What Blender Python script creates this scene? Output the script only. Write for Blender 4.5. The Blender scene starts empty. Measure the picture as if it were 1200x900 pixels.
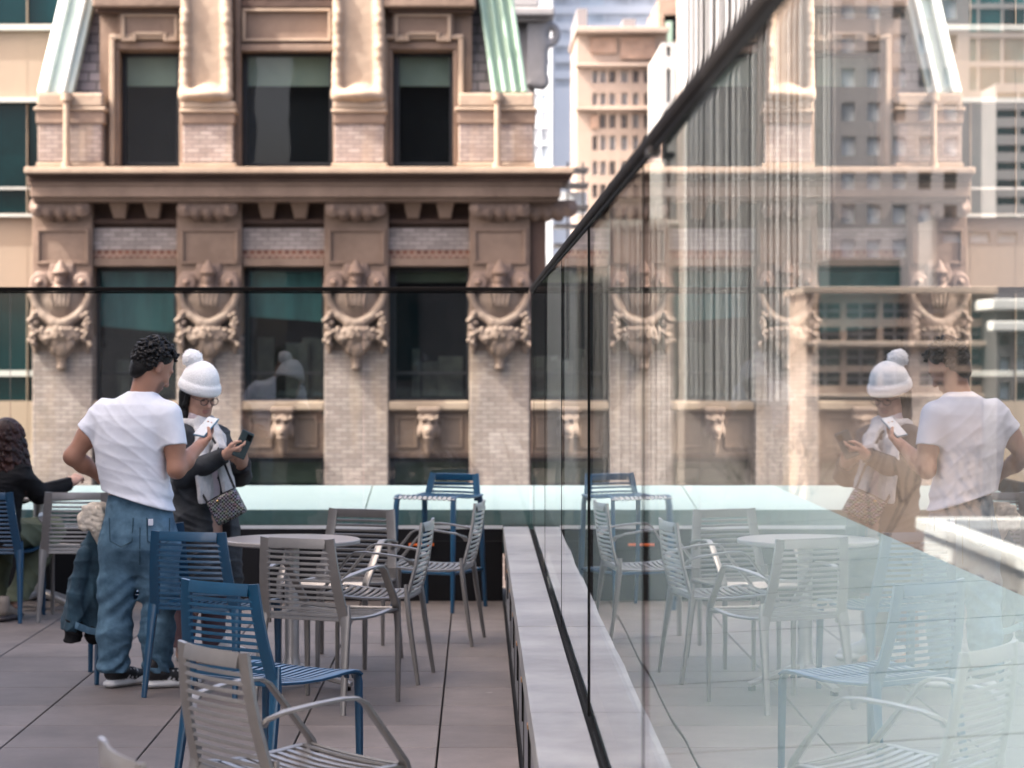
import bpy, math, random
import numpy as np
from mathutils import Vector, Matrix
R = math.radians
random.seed(7); rng = np.random.default_rng(7)
sc = bpy.context.scene
col = sc.collection
# ---- camera model (85 mm lens, level, small lens shift) ----
F, H, CX, CY = 2833.0, 1.655, 560.0, 416.0
def W(px, py, Y): return Vector(((px-CX)*Y/F, Y, H-(py-CY)*Y/F))
def XX(px, Y): return (px-CX)*Y/F
def ZZ(py, Y): return H-(py-CY)*Y/F

# ------------------------------------------------------------------ mesh builder
class MB:
    def __init__(s): s.v=[]; s.f=[]; s.m=[]
    def add(s, vs, fs, mi=0):
        o=len(s.v); s.v.extend([tuple(map(float,v)) for v in vs]); s.f.extend([tuple(i+o for i in f) for f in fs]); s.m.extend([mi]*len(fs)); return s
    def box(s, x0,x1,y0,y1,z0,z1, mi=0):
        if x0>x1: x0,x1=x1,x0
        if y0>y1: y0,y1=y1,y0
        if z0>z1: z0,z1=z1,z0
        v=[(x0,y0,z0),(x1,y0,z0),(x1,y1,z0),(x0,y1,z0),(x0,y0,z1),(x1,y0,z1),(x1,y1,z1),(x0,y1,z1)]
        return s.add(v,[(0,3,2,1),(4,5,6,7),(0,1,5,4),(1,2,6,5),(2,3,7,6),(3,0,4,7)],mi)
    def hexa(s, v, mi=0):   # bottom 4 ccw, top 4 ccw
        return s.add(v,[(0,3,2,1),(4,5,6,7),(0,1,5,4),(1,2,6,5),(2,3,7,6),(3,0,4,7)],mi)
    def sweep(s, pts, nrm, w, t, n=8, p=0.55, mi=0, closed=False):
        pts=[Vector(q) for q in pts]; k=len(pts)
        if not isinstance(w,(list,tuple)): w=[w]*k
        if not isinstance(t,(list,tuple)): t=[t]*k
        single = not isinstance(nrm[0],(list,tuple,Vector))
        rings=[]
        for i,q in enumerate(pts):
            if closed: T=pts[(i+1)%k]-pts[(i-1)%k]
            else: T=pts[min(i+1,k-1)]-pts[max(i-1,0)]
            T.normalize(); N=Vector(nrm if single else nrm[i])
            S=T.cross(N)
            if S.length<1e-5: S=T.orthogonal()
            S.normalize(); N=S.cross(T); N.normalize()
            r=[]
            for j in range(n):
                a=2*math.pi*(j+.5)/n; c,d=math.cos(a),math.sin(a)
                r.append(q+S*(math.copysign(abs(c)**p,c)*w[i]/2)+N*(math.copysign(abs(d)**p,d)*t[i]/2))
            rings.append(r)
        vs=[v for r in rings for v in r]; fs=[]
        for i in range(k if closed else k-1):
            a=i*n; b=((i+1)%k)*n
            for j in range(n):
                fs.append((a+j,a+(j+1)%n,b+(j+1)%n,b+j))
        if not closed:
            fs.append(tuple(range(n-1,-1,-1))); fs.append(tuple((k-1)*n+j for j in range(n)))
        return s.add(vs,fs,mi)
    def tube(s, pts, r, n=8, mi=0, closed=False):
        d=[2*x for x in r] if isinstance(r,(list,tuple)) else 2*r
        T=(Vector(pts[-1])-Vector(pts[0])) if not closed else Vector((0,0,1))
        nr=(0,0,1) if abs(T.normalized().z)<.9 else (0,1,0)
        return s.sweep(pts,nr,d,d,n,1.0,mi,closed)
    def lathe(s, prof, c=(0,0), n=32, mi=0):
        vs=[]; fs=[]
        for r,z in prof:
            for j in range(n):
                a=2*math.pi*j/n; vs.append((c[0]+r*math.cos(a),c[1]+r*math.sin(a),z))
        for i in range(len(prof)-1):
            for j in range(n): fs.append((i*n+j,i*n+(j+1)%n,(i+1)*n+(j+1)%n,(i+1)*n+j))
        fs.append(tuple(range(n-1,-1,-1))); fs.append(tuple((len(prof)-1)*n+j for j in range(n)))
        return s.add(vs,fs,mi)
    def profx(s, prof, x0, x1, mi=0):   # closed (y,z) profile extruded along x
        k=len(prof); vs=[(x0,y,z) for y,z in prof]+[(x1,y,z) for y,z in prof]
        fs=[(i,(i+1)%k,(i+1)%k+k,i+k) for i in range(k)]
        fs+= [tuple(range(k-1,-1,-1)), tuple(range(k,2*k))]
        return s.add(vs,fs,mi)
    def build(s, name, mats, parent=None, smooth=False, bevel=0, world=False, seg=2):
        me=bpy.data.meshes.new(name)
        v=np.array(s.v,dtype=float).reshape(-1,3)
        if world and parent is not None:
            off=Vector((0,0,0)); q=parent
            while q is not None: off+=q.location; q=q.parent
            v=v-np.array(off)
        me.from_pydata(v.tolist(),[],s.f)
        if not isinstance(mats,(list,tuple)): mats=[mats]
        for m in mats: me.materials.append(m)
        if len(mats)>1: me.polygons.foreach_set('material_index',s.m)
        import bmesh
        b=bmesh.new(); b.from_mesh(me); bmesh.ops.recalc_face_normals(b,faces=b.faces); b.to_mesh(me); b.free()
        if smooth:
            me.polygons.foreach_set('use_smooth',[True]*len(me.polygons))
        me.update()
        o=bpy.data.objects.new(name,me); col.objects.link(o)
        if smooth=='auto':
            try: me.set_sharp_from_angle(angle=R(40))
            except Exception: pass
        if parent is not None: o.parent=parent
        if bevel:
            m=o.modifiers.new('Bevel','BEVEL'); m.width=bevel; m.segments=seg; m.limit_method='ANGLE'; m.angle_limit=R(35)
        return o
def tag(o, label=None, cat=None, group=None, kind=None):
    if label: o['label']=label
    if cat: o['category']=cat
    if group: o['group']=group
    if kind: o['kind']=kind
    return o
def thing(name, label, cat, loc=(0,0,0), rz=0, group=None):
    o=bpy.data.objects.new(name,None); col.objects.link(o)
    o.location=loc; o.rotation_euler=(0,0,rz); o.empty_display_size=.2
    return tag(o,label,cat,group)
def copy_tree(o, parent=None):
    c=o.copy(); col.objects.link(c)
    if parent is not None: c.parent=parent
    for ch in list(o.children): copy_tree(ch,c)
    return c

# ------------------------------------------------------------------ materials
def nd(nt,t,**k):
    n=nt.nodes.new(t)
    for a,b in k.items(): setattr(n,a,b)
    return n
def mat(name, c, rough=.6, metal=0, var=.12, scale=6, bump=0, bscale=60, spec=.5, c2=None, dirt=0, coat=0, stretch=None, attr=False, sheen=0):
    m=bpy.data.materials.new(name); m.use_nodes=True; nt=m.node_tree; L=nt.links
    b=nt.nodes['Principled BSDF']; b.inputs['Roughness'].default_value=rough; b.inputs['Metallic'].default_value=metal
    b.inputs['Specular IOR Level'].default_value=spec; b.inputs['Coat Weight'].default_value=coat
    if sheen: b.inputs['Sheen Weight'].default_value=sheen
    tc=nd(nt,'ShaderNodeTexCoord'); mp=nd(nt,'ShaderNodeMapping')
    if stretch: mp.inputs['Scale'].default_value=stretch
    L.new(tc.outputs['Object'],mp.inputs['Vector'])
    n=nd(nt,'ShaderNodeTexNoise'); n.inputs['Scale'].default_value=scale; n.inputs['Detail'].default_value=7; n.inputs['Roughness'].default_value=.62
    L.new(mp.outputs[0],n.inputs['Vector'])
    mx=nd(nt,'ShaderNodeMix',data_type='RGBA')
    lo=[x*(1-var) for x in c]; hi=[min(1,x*(1+var)) for x in (c2 or c)]
    if c2: hi=list(c2)
    mx.inputs[6].default_value=(*lo,1); mx.inputs[7].default_value=(*hi,1)
    rp=nd(nt,'ShaderNodeMapRange'); rp.inputs[1].default_value=.3; rp.inputs[2].default_value=.7
    L.new(n.outputs['Fac'],rp.inputs[0]); L.new(rp.outputs[0],mx.inputs[0])
    out=mx.outputs[2]
    if attr:
        at=nd(nt,'ShaderNodeAttribute',attribute_name='Col'); mm=nd(nt,'ShaderNodeMix',data_type='RGBA',blend_type='MULTIPLY')
        mm.inputs[0].default_value=1; L.new(out,mm.inputs[6]); L.new(at.outputs['Color'],mm.inputs[7]); out=mm.outputs[2]
    if dirt:
        n2=nd(nt,'ShaderNodeTexNoise'); n2.inputs['Scale'].default_value=scale*.35; n2.inputs['Detail'].default_value=9; n2.inputs['Roughness'].default_value=.7
        L.new(mp.outputs[0],n2.inputs['Vector'])
        r2=nd(nt,'ShaderNodeMapRange'); r2.inputs[1].default_value=.5; r2.inputs[2].default_value=.68; r2.inputs[4].default_value=dirt
        L.new(n2.outputs['Fac'],r2.inputs[0])
        m2=nd(nt,'ShaderNodeMix',data_type='RGBA'); m2.inputs[7].default_value=(c[0]*.3,c[1]*.27,c[2]*.25,1)
        L.new(out,m2.inputs[6]); L.new(r2.outputs[0],m2.inputs[0]); out=m2.outputs[2]
    L.new(out,b.inputs['Base Color'])
    if bump:
        n3=nd(nt,'ShaderNodeTexNoise'); n3.inputs['Scale'].default_value=bscale; n3.inputs['Detail'].default_value=5
        L.new(mp.outputs[0],n3.inputs['Vector'])
        bp=nd(nt,'ShaderNodeBump'); bp.inputs['Distance'].default_value=bump
        L.new(n3.outputs['Fac'],bp.inputs['Height']); L.new(bp.outputs[0],b.inputs['Normal'])
    return m
def brick_mat(name, c1, c2, mortar, bw, bh, ms=.012, axis='xz', var=1, bump=.01, stain=None):
    m=bpy.data.materials.new(name); m.use_nodes=True; nt=m.node_tree; L=nt.links
    b=nt.nodes['Principled BSDF']; b.inputs['Roughness'].default_value=.85
    tc=nd(nt,'ShaderNodeTexCoord'); sp=nd(nt,'ShaderNodeSeparateXYZ'); cb=nd(nt,'ShaderNodeCombineXYZ')
    L.new(tc.outputs['Object'],sp.inputs[0])
    ax={'x':0,'y':1,'z':2}
    L.new(sp.outputs[ax[axis[0]]],cb.inputs[0]); L.new(sp.outputs[ax[axis[1]]],cb.inputs[1])
    br=nd(nt,'ShaderNodeTexBrick'); br.inputs['Scale'].default_value=1
    br.inputs['Brick Width'].default_value=bw; br.inputs['Row Height'].default_value=bh; br.inputs['Mortar Size'].default_value=ms
    br.inputs['Color1'].default_value=(*c1,1); br.inputs['Color2'].default_value=(*c2,1); br.inputs['Mortar'].default_value=(*mortar,1)
    L.new(cb.outputs[0],br.inputs['Vector'])
    n=nd(nt,'ShaderNodeTexNoise'); n.inputs['Scale'].default_value=1.3; n.inputs['Detail'].default_value=8; n.inputs['Roughness'].default_value=.65
    L.new(tc.outputs['Object'],n.inputs['Vector'])
    r=nd(nt,'ShaderNodeMapRange'); r.inputs[1].default_value=.35; r.inputs[2].default_value=.7; r.inputs[3].default_value=.72; r.inputs[4].default_value=1.12
    L.new(n.outputs['Fac'],r.inputs[0])
    mm=nd(nt,'ShaderNodeMix',data_type='RGBA',blend_type='MULTIPLY'); mm.inputs[0].default_value=var
    L.new(br.outputs['Color'],mm.inputs[6]); L.new(r.outputs[0],mm.inputs[7])
    out=mm.outputs[2]
    if stain:
        n2=nd(nt,'ShaderNodeTexNoise'); n2.inputs['Scale'].default_value=1.0; n2.inputs['Detail'].default_value=6
        mp=nd(nt,'ShaderNodeMapping'); mp.inputs['Scale'].default_value=(2.2,2.2,.35); L.new(tc.outputs['Object'],mp.inputs['Vector']); L.new(mp.outputs[0],n2.inputs['Vector'])
        r2=nd(nt,'ShaderNodeMapRange'); r2.inputs[1].default_value=.52; r2.inputs[2].default_value=.72; r2.inputs[4].default_value=.55
        L.new(n2.outputs['Fac'],r2.inputs[0]); m2=nd(nt,'ShaderNodeMix',data_type='RGBA'); m2.inputs[7].default_value=(*stain,1)
        L.new(out,m2.inputs[6]); L.new(r2.outputs[0],m2.inputs[0]); out=m2.outputs[2]
    L.new(out,b.inputs['Base Color'])
    bp=nd(nt,'ShaderNodeBump'); bp.inputs['Distance'].default_value=bump; bp.invert=True
    L.new(br.outputs['Fac'],bp.inputs['Height']); L.new(bp.outputs[0],b.inputs['Normal'])
    return m
def glass_mat(name, tint, double=True, wav=.0, wscale=1.2, rough=0.0, gloss=(1,1,1), dust=0.0, r0=.04):
    """clear sheet glass: angle dependent mirror reflection of both surfaces over straight transmission"""
    m=bpy.data.materials.new(name); m.use_nodes=True; nt=m.node_tree; L=nt.links
    nt.nodes.remove(nt.nodes['Principled BSDF']); out=nt.nodes['Material Output']
    g=nd(nt,'ShaderNodeNewGeometry'); dt=nd(nt,'ShaderNodeVectorMath',operation='DOT_PRODUCT')
    L.new(g.outputs['Incoming'],dt.inputs[0]); L.new(g.outputs['Normal'],dt.inputs[1])
    def M(op,a,b=None):
        n=nd(nt,'ShaderNodeMath',operation=op)
        for i,x in enumerate((a,b)):
            if x is None: continue
            if isinstance(x,(int,float)): n.inputs[i].default_value=x
            else: L.new(x,n.inputs[i])
        return n.outputs[0]
    c=M('ABSOLUTE',dt.outputs['Value']); p=M('POWER',M('SUBTRACT',1.0,c),5.0)
    r1=M('ADD',M('MULTIPLY',p,1-r0),r0)
    r=M('DIVIDE',M('MULTIPLY',r1,2.0),M('ADD',r1,1.0)) if double else r1
    r=M('MULTIPLY',r,M('SUBTRACT',1.0,g.outputs['Backfacing']))
    t=nd(nt,'ShaderNodeBsdfTransparent'); t.inputs[0].default_value=(*tint,1)
    gl=nd(nt,'ShaderNodeBsdfGlossy'); gl.inputs['Roughness'].default_value=rough; gl.inputs['Color'].default_value=(*gloss,1)
    if wav:
        tc=nd(nt,'ShaderNodeTexCoord'); n=nd(nt,'ShaderNodeTexNoise'); n.inputs['Scale'].default_value=wscale; n.inputs['Detail'].default_value=1.5
        L.new(tc.outputs['Object'],n.inputs['Vector']); bp=nd(nt,'ShaderNodeBump'); bp.inputs['Distance'].default_value=wav
        L.new(n.outputs['Fac'],bp.inputs['Height']); L.new(bp.outputs[0],gl.inputs['Normal'])
    mx=nd(nt,'ShaderNodeMixShader'); L.new(r,mx.inputs[0]); L.new(t.outputs[0],mx.inputs[1]); L.new(gl.outputs[0],mx.inputs[2])
    res=mx.outputs[0]
    if dust:
        df=nd(nt,'ShaderNodeBsdfDiffuse'); df.inputs[0].default_value=(.75,.78,.78,1)
        tc=nd(nt,'ShaderNodeTexCoord'); n=nd(nt,'ShaderNodeTexNoise'); n.inputs['Scale'].default_value=3; n.inputs['Detail'].default_value=8
        L.new(tc.outputs['Object'],n.inputs['Vector'])
        rr=nd(nt,'ShaderNodeMapRange'); rr.inputs[1].default_value=.3; rr.inputs[2].default_value=.8; rr.inputs[3].default_value=dust*.4; rr.inputs[4].default_value=dust*1.7
        L.new(n.outputs['Fac'],rr.inputs[0])
        m2=nd(nt,'ShaderNodeMixShader'); L.new(rr.outputs[0],m2.inputs[0]); L.new(res,m2.inputs[1]); L.new(df.outputs[0],m2.inputs[2]); res=m2.outputs[0]
    L.new(res,out.inputs['Surface'])
    return m
M={}
M['grey_metal']=mat('grey_metal',(.215,.207,.198),.34,.4,.10,9,spec=.6,coat=.25,dirt=.15)
M['blue_metal']=mat('blue_metal',(.002,.052,.115),.34,0,.14,9,spec=.6,coat=.25,dirt=.15)
M['table_grey']=mat('table_grey',(.27,.25,.235),.35,0,.08,5,spec=.6,coat=.2)
M['steel']=mat('steel',(.42,.40,.38),.35,.6,.1,12)
M['black_wall']=mat('black_wall',(.006,.006,.007),.5,0,.4,3,spec=.3)
M['dark_rail']=mat('dark_rail',(.010,.008,.007),.75,.0,.3,8,spec=.1)
M['rail_cap']=mat('rail_cap',(.03,.026,.025),.6,.0,.2,8)
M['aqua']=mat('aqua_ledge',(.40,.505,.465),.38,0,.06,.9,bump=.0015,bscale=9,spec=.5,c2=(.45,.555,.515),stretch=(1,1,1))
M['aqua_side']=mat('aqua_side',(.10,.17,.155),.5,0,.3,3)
M['groove']=mat('groove',(.03,.03,.03),.8,0,.2,5)
M['coping']=mat('granite_coping',(.19,.193,.196),.5,0,.2,2.2,bump=.001,bscale=300,c2=(.30,.302,.30),dirt=.35)
M['bench_side']=mat('bench_side',(.13,.135,.15),.55,0,.15,4,bump=.002,bscale=40)
M['slot']=mat('black_rubber',(.004,.004,.004),.85,0,.2,5,spec=.1)
M['brass']=mat('brass_tab',(.42,.25,.14),.4,.5,.2,20)
M['orange']=mat('orange_plastic',(.85,.16,.02),.4,0,.1,20)
M['white_metal']=mat('white_channel',(.62,.64,.63),.4,0,.08,6)
M['glass_edge']=mat('glass_edge',(.006,.022,.024),.25,0,.3,5)
M['glass']=glass_mat('barrier_glass',(.955,.985,.975),True,.0013,.75,0.0,(1,1,1),dust=.006,r0=.085)
M['front_glass']=glass_mat('front_barrier_glass',(.95,.985,.975),True,.0003,1.2,0.0,(1,1,1),dust=.002,r0=.055)

# ------------------------------------------------------------------ terrace floor
def paver_mat():
    m=bpy.data.materials.new('pavers'); m.use_nodes=True; nt=m.node_tree; L=nt.links
    b=nt.nodes['Principled BSDF']; tc=nd(nt,'ShaderNodeTexCoord')
    n=nd(nt,'ShaderNodeTexNoise'); n.inputs['Scale'].default_value=1.1; n.inputs['Detail'].default_value=9; n.inputs['Roughness'].default_value=.7
    L.new(tc.outputs['Object'],n.inputs['Vector'])
    cr=nd(nt,'ShaderNodeValToRGB'); e=cr.color_ramp.elements
    e[0].position=.3; e[0].color=(.082,.069,.062,1); e[1].position=.7; e[1].color=(.184,.157,.145,1)
    L.new(n.outputs['Fac'],cr.inputs[0])
    s=nd(nt,'ShaderNodeTexNoise'); s.inputs['Scale'].default_value=260; s.inputs['Detail'].default_value=3
    L.new(tc.outputs['Object'],s.inputs['Vector'])
    r=nd(nt,'ShaderNodeMapRange'); r.inputs[1].default_value=.3; r.inputs[2].default_value=.7; r.inputs[3].default_value=.82; r.inputs[4].default_value=1.18
    L.new(s.outputs['Fac'],r.inputs[0])
    mm=nd(nt,'ShaderNodeMix',data_type='RGBA',blend_type='MULTIPLY'); mm.inputs[0].default_value=1
    L.new(cr.outputs[0],mm.inputs[6]); L.new(r.outputs[0],mm.inputs[7])
    # per paver tone from object info of island
    g=nd(nt,'ShaderNodeNewGeometry'); r3=nd(nt,'ShaderNodeMapRange'); r3.inputs[3].default_value=.80; r3.inputs[4].default_value=1.18
    L.new(g.outputs['Random Per Island'],r3.inputs[0])
    m3=nd(nt,'ShaderNodeMix',data_type='RGBA',blend_type='MULTIPLY'); m3.inputs[0].default_value=1
    L.new(mm.outputs[2],m3.inputs[6]); L.new(r3.outputs[0],m3.inputs[7])
    # pale chips / spots
    v=nd(nt,'ShaderNodeTexNoise'); v.inputs['Scale'].default_value=11; v.inputs['Detail'].default_value=2
    L.new(tc.outputs['Object'],v.inputs['Vector']); rv=nd(nt,'ShaderNodeMapRange'); rv.inputs[1].default_value=.74; rv.inputs[2].default_value=.78; rv.inputs[4].default_value=.45
    L.new(v.outputs['Fac'],rv.inputs[0]); m4=nd(nt,'ShaderNodeMix',data_type='RGBA'); m4.inputs[7].default_value=(.36,.33,.31,1)
    L.new(m3.outputs[2],m4.inputs[6]); L.new(rv.outputs[0],m4.inputs[0])
    L.new(m4.outputs[2],b.inputs['Base Color']); b.inputs['Roughness'].default_value=.62
    bp=nd(nt,'ShaderNodeBump'); bp.inputs['Distance'].default_value=.0015; L.new(s.outputs['Fac'],bp.inputs['Height']); L.new(bp.outputs[0],b.inputs['Normal'])
    return m
f=MB()
xs=[]; x=-.168
while x>-7.0: x-=.614
x0=x
X=x0
while X<.17:
    Yk=10.19-.614*21; 
    while Yk<16.27:
        a,b_=X+.004,min(X+.610,.168); c,d=Yk+.0036,min(Yk+.6104,16.268)
        if b_-a>.02 and d-c>.02: f.box(a,b_,c,d,-.045,0)
        Yk+=.614
    X+=.614
fl=f.build('terrace_floor',paver_mat(),bevel=.0025,seg=1); tag(fl,'grey brown square paving of the roof terrace','floor',kind='structure')
sb=MB(); sb.box(-7.6,2.2,-2.4,17.7,-.5,-.05); tag(sb.build('terrace_slab',M['groove']),'dark roof slab under the terrace paving','slab',kind='structure')

# ------------------------------------------------------------------ front parapet wall, ledges
t=thing('parapet_wall','low black wall under the glass at the far end of the terrace','wall',(-3,16.3,0))
w=MB(); w.box(-7.4,.168,16.272,16.5,0,.485); w.build('wall_base',M['black_wall'],t,bevel=.006,world=True)
w=MB(); w.box(-7.4,.168,16.262,16.272,.485,.508); w.build('base_channel',M['white_metal'],t,world=True)
w=MB(); w.box(-7.4,.168,16.268,16.276,.40,.404); w.build('panel_joint',M['groove'],t,world=True)
# L-shaped sloping outer ledge, z .60 at the glass, .70 at the edge
led=thing('roof_ledge','pale aqua sloping roof ledge outside the glass, bent round the corner','ledge',(1,17,.5))
m=MB()
zi,zo=.60,.70; XI,XO=.48,2.16; YI,YO=16.5,17.7
joints=[-.77-1.285*k for k in range(-1,6)]
xsf=sorted(joints+[XI,-7.5]); xsf=[q for q in xsf if -7.6<q<=XI+1e-6]
for a,b_ in zip(xsf[:-1],xsf[1:]):
    a2,b2=a+.004,b_-.004
    m.hexa([(a2,YI,.505),(b2,YI,.505),(b2,YO,.505),(a2,YO,.505),(a2,YI,zi),(b2,YI,zi),(b2,YO,zo),(a2,YO,zo)])
# corner piece (two sloping triangles)
m.add([(XI,YI,zi),(XO,YI+.0,zo),(XO,YO,zo),(XI,YO,zo),(XI,YI,.505),(XO,YI,.505),(XO,YO,.505),(XI,YO,.505)],
      [(0,1,2),(0,2,3),(4,5,1,0),(5,6,2,1),(6,7,3,2),(7,4,0,3),(4,7,6,5)])
ys=[16.5]; y=15.3-1.285*.0
ys=[8.96+1.29*k for k in range(-10,6)]; ys=[q for q in ys if q<16.2]+[16.496]
for a,b_ in zip(ys[:-1],ys[1:]):
    a2,b2=a+.011,b_-.011
    m.hexa([(XI,a2,.505),(XO,a2,.505),(XO,b2,.505),(XI,b2,.505),(XI,a2,zi),(XO,a2,zo),(XO,b2,zo),(XI,b2,zi)])
m.build('ledge_top',M['aqua'],led,world=True)
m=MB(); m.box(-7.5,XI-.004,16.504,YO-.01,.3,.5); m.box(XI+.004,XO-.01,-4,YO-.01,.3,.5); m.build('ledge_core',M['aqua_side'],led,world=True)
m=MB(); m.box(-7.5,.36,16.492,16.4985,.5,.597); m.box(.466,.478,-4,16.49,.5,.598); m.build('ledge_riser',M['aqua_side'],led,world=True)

# ------------------------------------------------------------------ stone bench along the side glass
bn=thing('stone_bench','long low bench with pale granite coping along the side glass','bench',(.25,8,0))
m=MB(); y=7.81-1.243*9
k=0
rb=random.Random(3)
while y<16.25:
    m.box(.17+rb.uniform(-.0012,.0012),.340,y+.0012,min(y+1.2405,16.26),.40,.5+rb.uniform(-.001,.001)); y+=1.243
m.build('coping',M['coping'],bn,bevel=.003,world=True)
m=MB(); m.box(.186,.342,-3,16.26,0,.399); m.build('base',M['bench_side'],bn,world=True)
for k in range(14):
    m=MB(); m.box(.182,.1875,-2.6+1.23*k,-2.59+1.23*k,.0,.395); m.build('panel_joint',M['groove'],bn,world=True)
for k in range(9):
    yy=6.1+1.23*k
    m=MB(); m.box(.178,.187,yy,yy+.05,.17,.33); m.box(.174,.187,yy-.005,yy+.06,.33,.345,1); q=m.build('latch',[M['slot'],M['brass']],bn,world=True)
m=MB(); m.box(.3405,.3565,-3,16.262,.40,.482); m.build('glazing_channel',M['slot'],bn,world=True)

# ------------------------------------------------------------------ glass barriers
def panel(a, b, axis, c, parent, mt, z0, z1, th=.013):
    m=MB()
    if axis=='y':  # glass in plane x=c .. c+th
        v=[(c,a,z0),(c+th,a,z0),(c+th,b,z0),(c,b,z0),(c,a,z1),(c+th,a,z1),(c+th,b,z1),(c,b,z1)]
        m.hexa(v); m.m=[1,1,1,0,1,0]
    else:
        v=[(a,c,z0),(b,c,z0),(b,c+th,z0),(a,c+th,z0),(a,c,z1),(b,c,z1),(b,c+th,z1),(a,c+th,z1)]
        m.hexa(v); m.m=[1,1,0,1,0,1]
    return m.build('glass_panel',[mt,M['glass_edge']],parent,world=True)
side=thing('side_glass_barrier','tall glass barrier with dark rail along the right side, mirroring the terrace','glass barrier',(.36,8,.5))
ed=[16.262,15.43,12.88,10.32,7.77,5.22,-.6,-2.43]
for a,b_ in zip(ed[1:],ed[:-1]): panel(a+.003,b_-.003,'y',.357,side,M['glass'],.45,2.085)
m=MB()
for e,wd in zip(ed[1:-1],(.001,.001,.0012,.0042,.0015,.001)): m.box(.357-wd,.3695,e-.006,e+.006,.494,2.07)
m.build('panel_seal',M['slot'],side,world=True)
m=MB(); m.sweep([(.362,y,2.098) for y in (16.275,12,8,4,0,-2.5)],(0,0,1),.028,.034,8,.4); m.build('top_rail',M['dark_rail'],side,smooth='auto',world=True)
m=MB(); m.box(.353,.371,-2.5,16.26,2.066,2.0775); m.build('rail_gasket',M['slot'],side,world=True)
m=MB(); m.box(.343,.382,4.88,4.96,2.06,2.076); m.box(.375,.400,4.895,4.945,2.055,2.066); m.build('rail_clamp',M['rail_cap'],side,bevel=.003,world=True)
fr=thing('front_glass_barrier','clear glass barrier with dark rail across the far end of the terrace','glass barrier',(-3,16.28,.5))
ef=[.352,-.77,-1.99,-3.15,-4.33,-5.5,-6.7]
for a,b_ in zip(ef[1:],ef[:-1]): panel(a+.004,b_-.004,'x',16.28,fr,M['front_glass'],.495,2.085)
m=MB(); m.sweep([(.345,16.286,2.098),(-3,16.286,2.098),(-7,16.286,2.098)],(0,0,1),.034,.03,8,.4); m.build('top_rail',M['dark_rail'],fr,smooth='auto',world=True)
m=MB(); m.box(-7,.34,16.2785,16.294,2.070,2.0815); m.build('rail_gasket',M['slot'],fr,world=True)

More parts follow.
